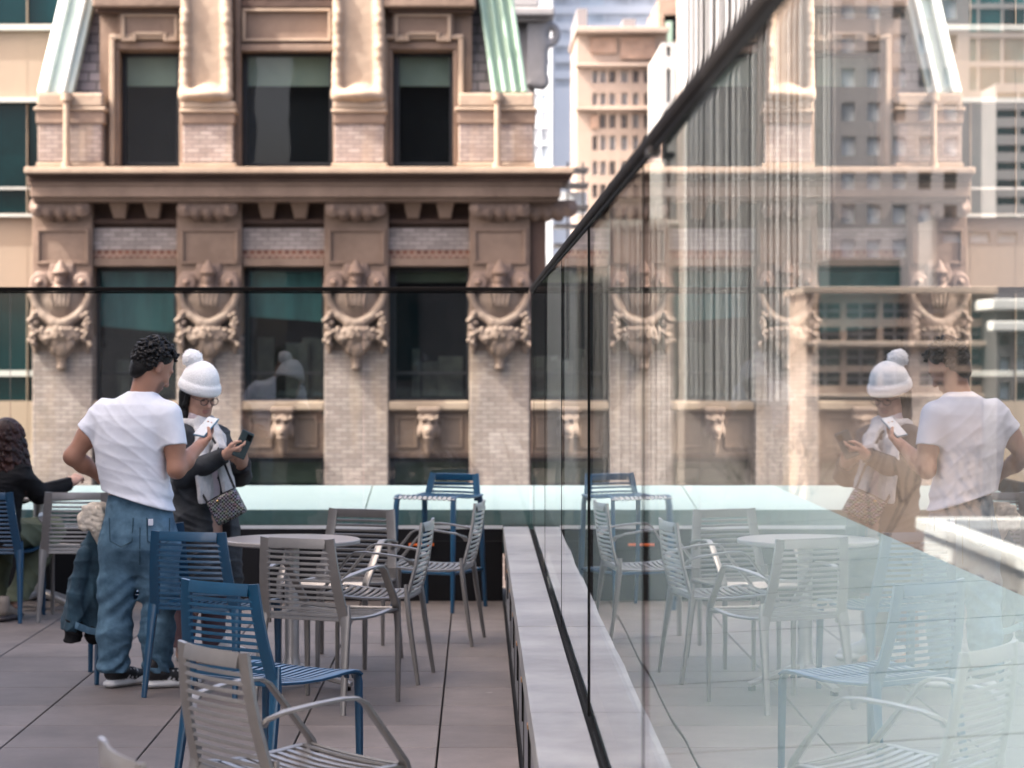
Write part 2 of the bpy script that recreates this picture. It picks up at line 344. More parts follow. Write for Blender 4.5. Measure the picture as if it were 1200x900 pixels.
# ------------------------------------------------------------------ chairs
def back_pt(u,z,st=False):
    zb,zt=(.43,.81) if not st else (.715,.875)
    v=(z-zb)/(zt-zb)
    hw=(.238+(.192-.238)*v) if not st else (.21+(.178-.21)*v)
    y=(-.222-.068*v-.012*math.sin(math.pi*min(max(v,0),1))) if not st else (-.19-.03*v)
    bow=.026*(.35+.65*min(max(v+.1,0),1))
    return Vector((u*hw,y-bow*(1-u*u),z))
def make_chair(kind):
    mt=M['grey_metal'] if kind=='arm' else M['blue_metal']
    root=thing('armchair' if kind=='arm' else 'side_chair','chair','chair')
    # backrest: one rounded frame plus thin bowed slats
    m=MB(); w=.052
    for s in (-1,1):
        m.sweep([back_pt(s*.885,z) for z in (.405,.45,.52,.60,.68,.75,.808)],(0,-1,.18),w,.0135,8,.22)
    m.sweep([back_pt(u,.7845) for u in (-.768,-.5,-.25,0,.25,.5,.768)],(0,-1,.18),.047,.0125,8,.22)
    n=12
    for i in range(n):
        z=.452+(.744-.452)*i/(n-1)
        m.sweep([back_pt(u,z) for u in (-.82,-.6,-.3,0,.3,.6,.82)],(0,-1,.18),.0138,.0085,6,.6)
    m.sweep([back_pt(u,.432) for u in (-.84,-.4,0,.4,.84)],(0,-1,.18),.02,.011,6,.6)
    m.build('backrest',mt,root,smooth='auto')
    # seat
    m=MB()
    pr=[(-.225,.437),(-.19,.434),(-.1,.429),(0,.430),(.08,.437),(.14,.444),(.18,.446),(.205,.442)]
    fr_=[(.222,.430),(.228,.412)]
    if kind=='arm':     # lateral slats between two side borders
        py=[q[0] for q in pr]; pz=[q[1] for q in pr]
        for i in range(11):
            yy=-.205+.0345*i; zz=float(np.interp(yy,py,pz)); hw=.215+.024*(yy+.22)/.44
            m.sweep([(x*hw,yy,zz-.009*(1-x*x)) for x in (-1,-.6,-.2,.2,.6,1)],(0,0,1),.0225,.009,6,.5)
    else:
        for i in range(12):
            u=-1+2*(i+.5)/12; c=abs(u)
            m.sweep([(u*(.205+.03*(y+.22)/.44),y,z-.006*(1-c*c)) for y,z in pr+fr_],(0,0,1),.0245,.009,6,.5)
    for s in (-1,1):
        m.sweep([(s*(.222+.024*(y+.22)/.44),y,z) for y,z in pr+fr_[:1]],(0,0,1),.036,.014,8,.5)
    if kind=='arm':
        for yy,zz,ww in ((.178,.4475,.034),(.206,.4435,.034),(.223,.430,.022)):
            m.sweep([(x,yy,zz-.006*(1-(x/.24)**2)) for x in (-.235,-.12,0,.12,.235)],(0,.25 if yy<.2 else 1,1),ww,.010,6,.5)
        m.sweep([(x,-.215,.437-.005*(1-(x/.23)**2)) for x in (-.225,-.1,0,.1,.225)],(0,0,1),.034,.011,6,.5)
    else:
        m.sweep([(x,-.218,.435) for x in (-.225,0,.225)],(0,0,1),.03,.012,6,.5)
        m.sweep([(x,.17,.436-.004*(1-(x/.23)**2)) for x in (-.23,-.1,0,.1,.23)],(0,0,1),.02,.010,6,.5)
    m.build('seat',mt,root,smooth='auto')
    # legs
    for s in (-1,1):
        m=MB(); m.sweep([(s*.216,-.222,.50),(s*.221,-.228,.42),(s*.226,-.243,.30),(s*.233,-.265,.15),(s*.239,-.288,0)],(0,-1,0),[.045,.05,.04,.032,.024],[.016,.026,.026,.024,.02],8,.55)
        m.build('leg',mt,root,smooth='auto')
        m=MB()
        if kind=='arm': m.sweep([(s*.25,.212,.45),(s*.25,.222,.40),(s*.25,.225,.2),(s*.249,.225,0)],(0,1,0),[.036,.03,.026,.021],[.018,.024,.023,.02],8,.55)
        else: m.sweep([(s*.238,.15,.441),(s*.238,.195,.440),(s*.239,.215,.428),(s*.240,.222,.40),(s*.243,.224,.2),(s*.246,.224,0)],(0,1,.3),[.034,.034,.034,.034,.029,.024],[.014,.018,.022,.024,.023,.02],8,.55)
        m.build('leg',mt,root,smooth='auto')
        if kind=='arm':
            m=MB(); P=[(s*.199,-.250,.600),(s*.217,-.243,.619),(s*.240,-.20,.640),(s*.256,-.10,.656),(s*.262,-.02,.664),(s*.263,.03,.662),(s*.2625,.058,.646),(s*.260,.085,.612),(s*.255,.15,.532),(s*.251,.205,.462),(s*.25,.216,.435)]
            N=[(-s*.9,-.3,.3),(-s*.5,-.2,1),(0,-.2,1),(0,0,1),(0,0,1),(0,.25,1),(0,.7,1),(0,1,.7),(0,1,.6),(0,1,.6),(0,1,.4)]
            m.sweep(P,N,[.03,.034,.036,.036,.035,.036,.038,.04,.04,.042,.036],[.016,.012,.011,.011,.011,.011,.012,.013,.014,.016,.018],8,.3)
            m.build('armrest',mt,root,smooth='auto')
    return root
def make_stool():
    mt=M['blue_metal']; root=thing('bar_stool','tall blue bar stool with low slatted back at the far end of the terrace','stool')
    m=MB()
    for s in (-1,1): m.sweep([back_pt(s*.88,z,True) for z in (.70,.75,.80,.872)],(0,-1,.18),.046,.0135,8,.22)
    m.sweep([back_pt(u,.849,True) for u in (-.755,-.4,0,.4,.755)],(0,-1,.18),.046,.0125,8,.22)
    for z in (.752,.780,.806): m.sweep([back_pt(u,z,True) for u in (-.8,-.4,0,.4,.8)],(0,-1,.18),.014,.008,6,.7)
    m.build('backrest',mt,root,smooth='auto')
    m=MB(); pr=[(-.20,.737),(-.1,.728),(0,.728),(.08,.735),(.15,.742),(.185,.738),(.2,.72)]
    for i in range(11):
        u=-1+2*(i+.5)/11; m.sweep([(u*.198,y,z) for y,z in pr],(0,0,1),.027,.009,6,.5)
    for s in (-1,1): m.sweep([(s*.212,y,z) for y,z in pr],(0,0,1),.03,.013,8,.5)
    for y in (-.19,.16): m.sweep([(-.2,y,.728),(0,y,.726),(.2,y,.728)],(0,0,1),.03,.008,6,.5)
    m.build('seat',mt,root,smooth='auto')
    for s in (-1,1):
        for e in (-1,1):
            m=MB(); m.sweep([(s*.205,e*.185,.735),(s*.208,e*.195,.68),(s*.214,e*.21,.35),(s*.219,e*.228 if e>0 else -.245,0)],(0,1,0),[.036,.036,.03,.024],[.024,.026,.024,.02],8,.55); m.build('leg',mt,root,smooth='auto')
    m=MB(); m.sweep([(-.212,-.215,.25),(.212,-.215,.25),(.212,.212,.25),(-.212,.212,.25)],(0,0,1),.018,.02,6,.6,closed=True); m.build('footrest',mt,root,smooth='auto')
    return root
def put(root,x,y,phi,label,group=None):
    root.location=(x,y,0); root.rotation_euler=(0,0,R(phi-90)); root['label']=label
    if group: root['group']=group
ga='grey slatted armchairs on the terrace'; gb='blue slatted chairs on the terrace'
a0=make_chair('arm'); b0=make_chair('side')
arms=[(-.532,7.186,36.9,'large grey slatted armchair nearest the camera, in front of the blue chair'),
 (-.49,5.285,21.8,'grey chair cut off by the bottom edge, only its back corner showing'),
 (-.705,11.449,63.7,'grey armchair seen from behind, at the near side of the round table'),
 (-.550,12.406,171.8,'grey armchair side on at the right of the round table, nearer of two'),
 (-.282,13.985,171.4,'grey armchair side on in front of the tall blue stool'),
 (-.746,13.025,248.7,'grey armchair facing the camera behind the round table'),
 (-2.47,15.206,89.0,'grey armchair left of the standing man, at the far left table')]
for i,(x,y,p,l) in enumerate(arms): put(a0 if i==0 else copy_tree(a0),x,y,p,l,ga)
blues=[(-.785,9.263,52.5,'blue slatted chair just behind the nearest grey armchair'),
 (-1.294,11.867,71.6,'blue slatted chair right behind the standing man'),
 (-1.738,12.459,101.8,'blue chair hidden behind the denim jacket and the standing man'),
 (-3.032,15.204,84.7,'blue slatted chair under the seated woman at the left edge')]
for i,(x,y,p,l) in enumerate(blues): put(b0 if i==0 else copy_tree(b0),x,y,p,l,gb)
st=make_stool(); put(st,-.256,15.79,243.2,'tall blue bar stool with low slatted back at the far end of the terrace')

# ------------------------------------------------------------------ tables
def make_table(r):
    root=thing('round_table','table','table')
    m=MB(); m.lathe([(r-.012,.716),(r,.722),(r,.736),(r-.004,.740)],n=56); m.build('tabletop',M['table_grey'],root,smooth='auto')
    m=MB(); m.lathe([(.05,.10),(.042,.13),(.036,.16),(.036,.70),(.09,.706),(.09,.715)],n=24); m.build('pedestal',M['steel'],root,smooth='auto')
    for k in range(4):
        a=R(45+90*k); c,s_=math.cos(a),math.sin(a)
        m=MB(); m.sweep([(c*.03,s_*.03,.10),(c*.12,s_*.12,.082),(c*.24,s_*.24,.05),(c*.32,s_*.32,.03)],(0,0,1),[.055,.05,.045,.04],[.05,.045,.035,.025],8,.7); m.build('foot',M['steel'],root,smooth='auto')
        m=MB(); m.lathe([(.018,0),(.018,.02),(.012,.03)],(c*.3,s_*.3),12); m.build('glide',M['slot'],root,smooth='auto')
    return root
t0=make_table(.34); t0.location=(-.925,12.03,0); t0.rotation_euler=(0,0,R(25)); t0['label']='round grey cafe table in front of the woman in the white hat'; t0['group']='round cafe tables'
t1=copy_tree(t0); t1.location=(-2.87,15.80,0); t1.rotation_euler=(0,0,R(10)); t1['label']='round cafe table in front of the seated woman at the far left'
m=MB(); m.sweep([(-.47,16.0,.02),(-.36,16.0,.02)],(0,0,1),.03,.04,8,.5)
# ------------------------------------------------------------------ SDF modelling (carved stone, people, cloth)
class SDF:
    def __init__(s, lo, hi, h):
        s.lo=np.array(lo,float); s.h=h; s.n=np.ceil((np.array(hi)-s.lo)/h).astype(int)+1
        s.d=np.full(s.n,9.0,np.float32); s.c=np.zeros(s.n,np.uint8)
    def block(s, lo, hi):
        i0=np.clip(np.floor((np.array(lo)-s.lo)/s.h).astype(int),0,s.n); i1=np.clip(np.ceil((np.array(hi)-s.lo)/s.h).astype(int)+1,0,s.n)
        sl=tuple(slice(a,b) for a,b in zip(i0,i1))
        ax=[(s.lo[k]+s.h*np.arange(i0[k],i1[k])).astype(np.float32) for k in range(3)]
        return sl, ax[0][:,None,None], ax[1][None,:,None], ax[2][None,None,:]
    def put(s, fn, lo, hi, k=.02, ci=0, op='u'):
        e=k+3*s.h; sl,x,y,z=s.block(np.array(lo)-e,np.array(hi)+e)
        A=s.d[sl]
        if A.size==0: return
        B=fn(x,y,z).astype(np.float32)+np.zeros(A.shape,np.float32)
        if op=='u':
            h=np.maximum(k-np.abs(A-B),0)/max(k,1e-6); r=np.minimum(A,B)-h*h*k*.25
            s.c[sl]=np.where(B<A,ci,s.c[sl])
        else:
            B=-B; h=np.maximum(k-np.abs(A-B),0)/max(k,1e-6); r=np.maximum(A,B)+h*h*k*.25
        s.d[sl]=r
    def cone(s,a,b,r1,r2,k=.02,ci=0,op='u',clip=None,sq=None):
        a=np.array(a,float); b=np.array(b,float); ba=b-a; L2=float(ba@ba)+1e-12; rm=max(r1,r2)
        def fn(x,y,z):
            px,py,pz=x-a[0],y-a[1],z-a[2]
            t=np.clip((px*ba[0]+py*ba[1]+pz*ba[2])/L2,0,1)
            qx,qy,qz=px-t*ba[0],py-t*ba[1],pz-t*ba[2]
            if sq is not None:   # squash along direction sq[0] by factor sq[1]
                n=np.array(sq[0]); q=qx*n[0]+qy*n[1]+qz*n[2]; f=sq[1]-1
                qx,qy,qz=qx+q*f*n[0],qy+q*f*n[1],qz+q*f*n[2]
            d=np.sqrt(qx*qx+qy*qy+qz*qz)-(r1+(r2-r1)*t)
            if sq is not None and sq[1]>1: d=d/np.sqrt(sq[1])
            if clip is not None:
                for (c0,n0) in clip: d=np.maximum(d,(x-c0[0])*n0[0]+(y-c0[1])*n0[1]+(z-c0[2])*n0[2])
            return d
        s.put(fn,np.minimum(a,b)-rm*1.05,np.maximum(a,b)+rm*1.05,k,ci,op)
    def chain(s,pts,rs,k=.02,ci=0,**kw):
        for i in range(len(pts)-1): s.cone(pts[i],pts[i+1],rs[i],rs[i+1],k,ci,**kw)
    def ell(s,c,r,k=.02,ci=0,rot=None,op='u'):
        c=np.array(c,float); r=np.array(r,float); Rm=np.eye(3) if rot is None else np.array(rot)  # rows = local axes
        def fn(x,y,z):
            p=[x-c[0],y-c[1],z-c[2]]
            q=[(Rm[i,0]*p[0]+Rm[i,1]*p[1]+Rm[i,2]*p[2]) for i in range(3)]
            k0=np.sqrt(sum((q[i]/r[i])**2 for i in range(3))); k1=np.sqrt(sum((q[i]/r[i]**2)**2 for i in range(3)))+1e-6
            return k0*(k0-1)/k1
        m=r.max() if rot is not None else r
        s.put(fn,c-m,c+m,k,ci,op)
    def box(s,c,r,rad=.01,k=.02,ci=0,rot=None,op='u'):
        c=np.array(c,float); r=np.array(r,float); Rm=np.eye(3) if rot is None else np.array(rot)
        def fn(x,y,z):
            p=[x-c[0],y-c[1],z-c[2]]
            q=[np.abs(Rm[i,0]*p[0]+Rm[i,1]*p[1]+Rm[i,2]*p[2])-(r[i]-rad) for i in range(3)]
            o=np.sqrt(sum(np.maximum(t,0)**2 for t in q)); return o+np.minimum(np.maximum(q[0],np.maximum(q[1],q[2])),0)-rad
        m=np.linalg.norm(r) if rot is not None else r
        s.put(fn,c-m,c+m,k,ci,op)
    def torus(s,c,R0,r,axis=1,k=.01,ci=0):
        c=np.array(c,float)
        def fn(x,y,z):
            p=[x-c[0],y-c[1],z-c[2]]; o=[i for i in range(3) if i!=axis]
            q=np.sqrt(p[o[0]]**2+p[o[1]]**2)-R0; return np.sqrt(q*q+p[axis]**2)-r
        e=R0+r; s.put(fn,c-e,c+e,k,ci)
    def slices(s,S,k=.02,ci=0,rz=0,clip=None,p=2.0):
        """S: rows (z,cx,cy,a,b) from bottom to top; elliptic sections turned by rz"""
        S=np.array(sorted(S),float); zz=S[:,0]; cr,sr=math.cos(rz),math.sin(rz)
        def fn(x,y,z):
            zc=np.clip(z,zz[0],zz[-1]).ravel(); g=lambda j:np.interp(zc,zz,S[:,j])[None,None,:]
            dx,dy=x-g(1),y-g(2); u=dx*cr+dy*sr; v=-dx*sr+dy*cr; a,b=g(3),g(4)
            q=(np.abs(u/a)**p+np.abs(v/b)**p)**(1/p); d=(q-1)*np.minimum(a,b)
            d=np.where(q<1,d,d*1.0)
            d=np.maximum(d,np.maximum(zz[0]-z,z-zz[-1]))
            if clip is not None:
                for (c0,n0) in clip: d=np.maximum(d,(x-c0[0])*n0[0]+(y-c0[1])*n0[1]+(z-c0[2])*n0[2])
            return d
        m=S[:,3:5].max(); lo=[(S[:,1]).min()-m,(S[:,2]).min()-m,zz[0]]; hi=[S[:,1].max()+m,S[:,2].max()+m,zz[-1]]
        s.put(fn,lo,hi,k,ci)
    def disp(s,fn):
        sl,x,y,z=s.block(s.lo,s.lo+s.h*s.n); 
        near=np.abs(s.d)<.06
        v=fn(x,y,z)+np.zeros(s.d.shape,np.float32); s.d=np.where(near,s.d-v,s.d)
    def clipplane(s,c0,n0):
        sl,x,y,z=s.block(s.lo,s.lo+s.h*s.n); s.d=np.maximum(s.d,(x-c0[0])*n0[0]+(y-c0[1])*n0[1]+(z-c0[2])*n0[2])
    def mesh(s, name, mats, parent=None, pal=None, smooth=2, off=None):
        D=s.d; n=D.shape; ins=D<0
        c=np.zeros(tuple(k-1 for k in n),np.uint8)
        for i in (0,1):
            for j in (0,1):
                for k in (0,1): c+=ins[i:n[0]-1+i,j:n[1]-1+j,k:n[2]-1+k]
        act=(c>0)&(c<8); idx=-np.ones(act.shape,np.int64); I=np.argwhere(act); idx[act]=np.arange(len(I))
        P=np.zeros((len(I),3)); cnt=np.zeros(len(I))
        corners=[(i,j,k) for i in (0,1) for j in (0,1) for k in (0,1)]
        for a in corners:
            for ax in range(3):
                if a[ax]==0:
                    b=list(a); b[ax]=1
                    da=D[I[:,0]+a[0],I[:,1]+a[1],I[:,2]+a[2]]; db=D[I[:,0]+b[0],I[:,1]+b[1],I[:,2]+b[2]]
                    m=(da<0)!=(db<0); t=np.where(m,da/np.where(m,da-db,1),0)
                    for q in range(3):
                        P[:,q]+=np.where(m,(a[q]+ (t if q==ax else 0)),0)
                    cnt+=m
        P=P/cnt[:,None]+I
        faces=[]
        for ax in range(3):
            o=[q for q in range(3) if q!=ax]
            sa=[slice(None)]*3; sb=[slice(None)]*3; sa[ax]=slice(0,-1); sb[ax]=slice(1,None)
            A=ins[tuple(sa)]; B=ins[tuple(sb)]; E=np.argwhere(A!=B)
            ok=(E[:,o[0]]>0)&(E[:,o[1]]>0)&(E[:,o[0]]<n[o[0]]-1)&(E[:,o[1]]<n[o[1]]-1); E=E[ok]
            fl=A[E[:,0],E[:,1],E[:,2]]
            def g(d0,d1):
                e=E.copy(); e[:,o[0]]+=d0; e[:,o[1]]+=d1; return idx[e[:,0],e[:,1],e[:,2]]
            q=np.stack([g(-1,-1),g(0,-1),g(0,0),g(-1,0)],1)
            if ax==1: fl=~fl
            q=np.where(fl[:,None],q,q[:,::-1]); faces.append(q)
        Fc=np.concatenate(faces)
        V=P*s.h+s.lo
        for _ in range(smooth):
            acc=np.zeros_like(V); cn=np.zeros(len(V))
            for a_,b_ in ((0,1),(1,2),(2,3),(3,0)):
                np.add.at(acc,Fc[:,a_],V[Fc[:,b_]]); np.add.at(acc,Fc[:,b_],V[Fc[:,a_]]); np.add.at(cn,Fc[:,a_],1); np.add.at(cn,Fc[:,b_],1)
            V=V*.5+.5*acc/np.maximum(cn,1)[:,None]
        me=bpy.data.meshes.new(name)
        o_=np.zeros(3) if off is None else np.array(off,float)
        me.vertices.add(len(V)); me.vertices.foreach_set('co',(V-o_).ravel())
        me.loops.add(Fc.size); me.loops.foreach_set('vertex_index',Fc.ravel().astype(np.int32))
        me.polygons.add(len(Fc)); me.polygons.foreach_set('loop_start',np.arange(0,Fc.size,4,dtype=np.int32)); 
        me.polygons.foreach_set('use_smooth',[True]*len(Fc))
        me.update(calc_edges=True); me.validate()
        for m in (mats if isinstance(mats,(list,tuple)) else [mats]): me.materials.append(m)
        if pal is not None:
            ci=s.c[I[:,0],I[:,1],I[:,2]]; 
            C=np.ones((len(V),4),np.float32); C[:,:3]=np.array(pal)[np.minimum(ci,len(pal)-1)]
            s.Vw=V; s.C=C; s.me=me
            at=me.color_attributes.new('Col','FLOAT_COLOR','POINT'); at.data.foreach_set('color',C.ravel())
        ob=bpy.data.objects.new(name,me); col.objects.link(ob)
        if parent is not None: ob.parent=parent
        return ob
    def paint(s, blobs):
        C=s.C
        for c,r,rgb in blobs:
            d=np.sqrt((((s.Vw-np.array(c))/np.array(r))**2).sum(1)); w=np.clip((1.25-d)/.5,0,1)[:,None]
            C[:,:3]=C[:,:3]*(1-w)+np.array(rgb)*w
        s.me.color_attributes['Col'].data.foreach_set('color',C.ravel())

# ------------------------------------------------------------------ the brownstone facade across the street
YB=41.66
M['brownstone']=mat('brownstone',(.168,.115,.083),.8,0,.14,.8,bump=.012,bscale=6,c2=(.245,.172,.128),dirt=.6)
M['brownstone_light']=mat('brownstone_light',(.30,.222,.160),.8,0,.1,1.2,bump=.01,bscale=8,c2=(.40,.305,.225),dirt=.25)
M['brownstone_dark']=mat('brownstone_dark',(.075,.045,.033),.85,0,.25,1.1,bump=.012,bscale=6,dirt=.5)  # shade of recesses put into the stone colour; the gutter is truly darker
M['terracotta']=mat('terracotta_carving',(.165,.112,.085),.7,0,.15,3,bump=.006,bscale=25,c2=(.26,.185,.145),dirt=.5)
M['brick']=brick_mat('pale_brick',(.38,.315,.28),(.27,.21,.185),(.20,.16,.145),.23,.075,.011,stain=(.44,.32,.21))
M['red_brick']=brick_mat('red_brick_band',(.20,.085,.055),(.12,.05,.035),(.30,.2,.15),.12,.11,.02)
M['grey_brick']=brick_mat('grey_brick',(.42,.36,.33),(.28,.24,.22),(.22,.19,.17),.23,.075,.011)
M['slate']=brick_mat('slate_tiles',(.17,.15,.16),(.10,.09,.10),(.04,.04,.04),.30,.17,.014,bump=.03)
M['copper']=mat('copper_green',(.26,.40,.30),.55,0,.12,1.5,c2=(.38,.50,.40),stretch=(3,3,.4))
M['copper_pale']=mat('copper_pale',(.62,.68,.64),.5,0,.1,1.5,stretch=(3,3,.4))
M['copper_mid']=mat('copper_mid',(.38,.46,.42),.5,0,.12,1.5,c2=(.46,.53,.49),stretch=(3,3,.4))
M['win_frame']=mat('black_frame',(.008,.009,.011),.4,0,.2,4)
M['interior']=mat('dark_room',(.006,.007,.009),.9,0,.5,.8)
M['room_stuff']=mat('room_contents',(.05,.05,.05),.7,0,.5,3,c2=(.12,.10,.08))
M['blind']=mat('grey_green_blind',(.36,.38,.31),.7,0,.12,1.5)
M['teal_blind']=mat('teal_blind',(.05,.17,.17),.6,0,.45,.9,c2=(.09,.25,.24),stretch=(3,1,.6))  # teal window reflection painted on a sheet behind the pane
M['olive_blind']=mat('olive_blind',(.12,.13,.085),.7,0,.2,1.5)
M['pane']=glass_mat('window_pane',(.80,.86,.86),False,.004,.8,0.0,(1,1,1))
bs=thing('brownstone_building','ornate brownstone and brick building with carved pilasters, heavy cornice and green copper hips','building',(-2.7,YB,-14))
def bxp(m,x0,x1,y0,y1,yf,yb,mi=0):     # pixel rectangle at its own front depth
    m.box(XX(x0,yf),XX(x1,yf),yf,yb,ZZ(y1,yf),ZZ(y0,yf),mi); return m
def part(name,mt,rects,yf,yb,parent=bs,bevel=.0,smooth=False,chunk=1):
    for i in range(0,len(rects),chunk):     # one object per piece (a moulding frame keeps its own few bars together)
        m=MB()
        for r in rects[i:i+chunk]: bxp(m,*r,yf,yb)
        o=m.build(name,mt,parent,bevel=bevel,world=True,smooth=smooth)
    return o
cols=[(38,108),(207,283),(380,455),(550,621)]
bays=[(108,207),(283,380),(455,550)]
ZB=-14
# core: dark rooms, side walls, back
m=MB(); m.box(XX(80,YB),XX(640,YB),YB+1.101,YB+13,ZB,ZZ(240,YB)); m.box(XX(80,YB),XX(606,YB),YB+1.101,YB+13,ZZ(239.9,YB),ZZ(105,YB)); m.build('rear_block',M['interior'],bs,world=True)
# pilaster shafts (pale brick) to the ground and stone upper panel
for a,b in cols:
    m=MB(); m.box(XX(a,YB),XX(b,YB),YB,YB+1.1,ZB,ZZ(392,YB)); m.build('brick_pilaster',M['brick'],bs,bevel=.02,world=True)
part('pilaster_stone',M['brownstone'],[(a,b,236,391.6) for a,b in cols],YB-.015,YB+1.1,bevel=.02)
tr=[]
for a,b in cols:
    tr+=[(a+4,b-4,268,271),(a+4,a+8,271.2,306),(b-8,b-4,271.2,306),(a+4,b-4,306.2,309.5)]
part('panel_moulding',M['brownstone'],tr,YB-.06,YB-.016,bevel=.01,chunk=4)
part('corner_return',M['brownstone_dark'],[(621.2,640,236,600)],YB+.10,YB+1.1,bevel=.02)
m=MB(); m.box(XX(621.2,YB),XX(640,YB),YB+.101,YB+1.1,ZB,ZZ(600.5,YB)); m.build('corner_base',M['brick'],bs,world=True)
# bays: lintel zone, spandrels
part('bay_wall',M['brownstone_dark'],[(a,b,234,267) for a,b in bays],YB+.22,YB+1.05)
part('brick_band',M['grey_brick'],[(a,b,267.2,293) for a,b in bays],YB+.14,YB+1.05)
part('red_band',M['red_brick'],[(a,b,293.2,302) for a,b in bays],YB+.12,YB+1.05)
part('lintel',M['brownstone'],[(a,b,302.2,312) for a,b in bays],YB+.08,YB+1.05,bevel=.015)
part('sill',M['brownstone_light'],[(a,b,470,481) for a,b in bays],YB+.02,YB+1.05,bevel=.03)
part('spandrel',M['brownstone'],[(a,b,481.2,531) for a,b in bays],YB+.20,YB+1.05)
tr=[]
for a,b in bays:
    for c,d in ((a+8,(a+b)/2-13),((a+b)/2+13,b-8)):
        tr+=[(c,d,487,490.5),(c,c+3.5,490.7,521.5),(d-3.5,d,490.7,521.5),(c,d,521.7,525)]
part('spandrel_moulding',M['brownstone'],tr,YB+.15,YB+.199,bevel=.012,chunk=4)
part('lower_lintel',M['brownstone_dark'],[(a,b,531.2,536) for a,b in bays],YB+.12,YB+1.05)
for a,b in bays:
    m=MB(); m.box(XX(a,YB),XX(b,YB),YB+.3,YB+1.05,ZB,ZZ(641.5,YB)); m.build('base_wall',M['brownstone'],bs,world=True)
# windows
def window(x0,x1,y0,y1,yf,blind_or_reflection=None,bm='blind',slant=0,rail=None,fw=7,parent=bs,side=3):
    m=MB(); bxp(m,x0,x0+fw,y0,y1,yf,yf+.12); bxp(m,x1-side,x1,y0,y1,yf,yf+.12); bxp(m,x0+fw+.1,x1-side-.1,y0,y0+fw*.8,yf,yf+.12); bxp(m,x0+fw+.1,x1-side-.1,y1-4,y1,yf,yf+.12)
    if rail: bxp(m,x0+fw+.1,x1-side-.1,rail,rail+3,yf+.03,yf+.1)
    fr_=m.build('window',M['win_frame'],parent,bevel=.008,world=True)
    def sub(mb,name,mt):
        o=mb.build(name,mt,None); 
        off=np.array(parent.location); me=o.data; c=np.empty(len(me.vertices)*3); me.vertices.foreach_get('co',c); c=c.reshape(-1,3)-off; me.vertices.foreach_set('co',c.ravel()); o.parent=fr_; return o
    m=MB(); bxp(m,x0+fw-.5,x1-side+.5,y0+3,y1-2,yf+.055,yf+.062); sub(m,'pane',M['pane'])
    if blind_or_reflection:
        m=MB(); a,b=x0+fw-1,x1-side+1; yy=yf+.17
        z0,z1=ZZ(blind_or_reflection+slant,yy),ZZ(blind_or_reflection-slant,yy); zt=ZZ(y0,yy); xa,xb=XX(a,yy),XX(b,yy)
        m.hexa([(xa,yy,z1),(xb,yy,z0),(xb,yy+.02,z0),(xa,yy+.02,z1),(xa,yy,zt),(xb,yy,zt),(xb,yy+.02,zt),(xa,yy+.02,zt)]); sub(m,'blind',M[bm])  # teal sheets are a painted reflection, the other colours real blinds
    return fr_
yw=YB+.48
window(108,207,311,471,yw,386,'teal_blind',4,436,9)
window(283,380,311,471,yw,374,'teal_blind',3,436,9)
window(455,550,311,471,yw,331,'olive_blind',0,436,9)
for a,b in bays: window(a,b,535,641,YB+.5,566,'olive_blind',0,None,8)
for i,(a,b) in enumerate(bays):
    rq=random.Random(i+4)
    for j in range(3):
        x0=XX(a+10+rq.uniform(0,60),YB); wd=rq.uniform(.15,.5); z0=ZZ(466,YB); m=MB(); yy=YB+.75+.12*j
        m.box(x0,min(x0+wd,XX(b-4,YB)),yy,yy+.08,z0,z0+rq.uniform(.35,1.1)); m.build('furniture',M['room_stuff'],bs,world=True,bevel=.02)
# cornice
def corn(name,mt,x0,x1,y0,y1,proj,ret=None):
    yf=YB-proj; m=MB(); bxp(m,x0,x1,y0,y1,yf,YB+1.0); return m.build(name,mt,bs,bevel=.02,world=True)
co=corn('cornice',M['brownstone_light'],28,673,195.5,203,.80)
def child_of(o,p):
    o.parent=p; o.location=(0,0,0); return o
m=MB()
def cb(x0,x1,y0,y1,proj): bxp(m,x0,x1,y0,y1,YB-proj,YB+1.0)
cb(30,671,203.2,206,.74); cb(33,667,206.2,213,.60)
child_of(m.build('cornice_gutter',M['brownstone_dark'],bs,world=True,bevel=.02),co)
m=MB(); cb(33,660,213.2,217,.56); cb(35,657,217.2,231,.52); cb(37,654,231.2,235.8,.42)
child_of(m.build('cornice_fascia',M['brownstone'],bs,world=True,bevel=.02),co)
md=[]
for a,b in bays:
    w_=b-a
    for q in (.30,.70): md.append((a+w_*q-11,a+w_*q+11))
for a,b in md:
    m=MB(); yf=YB-.22; x0,x1=XX(a,yf),XX(b,yf); zt,z0=ZZ(236,YB),ZZ(256,YB)
    m.hexa([(x0+.06,YB-.02,z0),(x1-.06,YB-.02,z0),(x1-.06,YB+.21,z0),(x0+.06,YB+.21,z0),(x0,yf,zt-.01),(x1,yf,zt-.01),(x1,YB+.21,zt-.01),(x0,YB+.21,zt-.01)])
    m.build('modillion',M['brownstone'],bs,bevel=.02,world=True)
part('bay_shelf',M['brownstone_dark'],[(a,b,256.5,262) for a,b in bays],YB+.10,YB+.219)
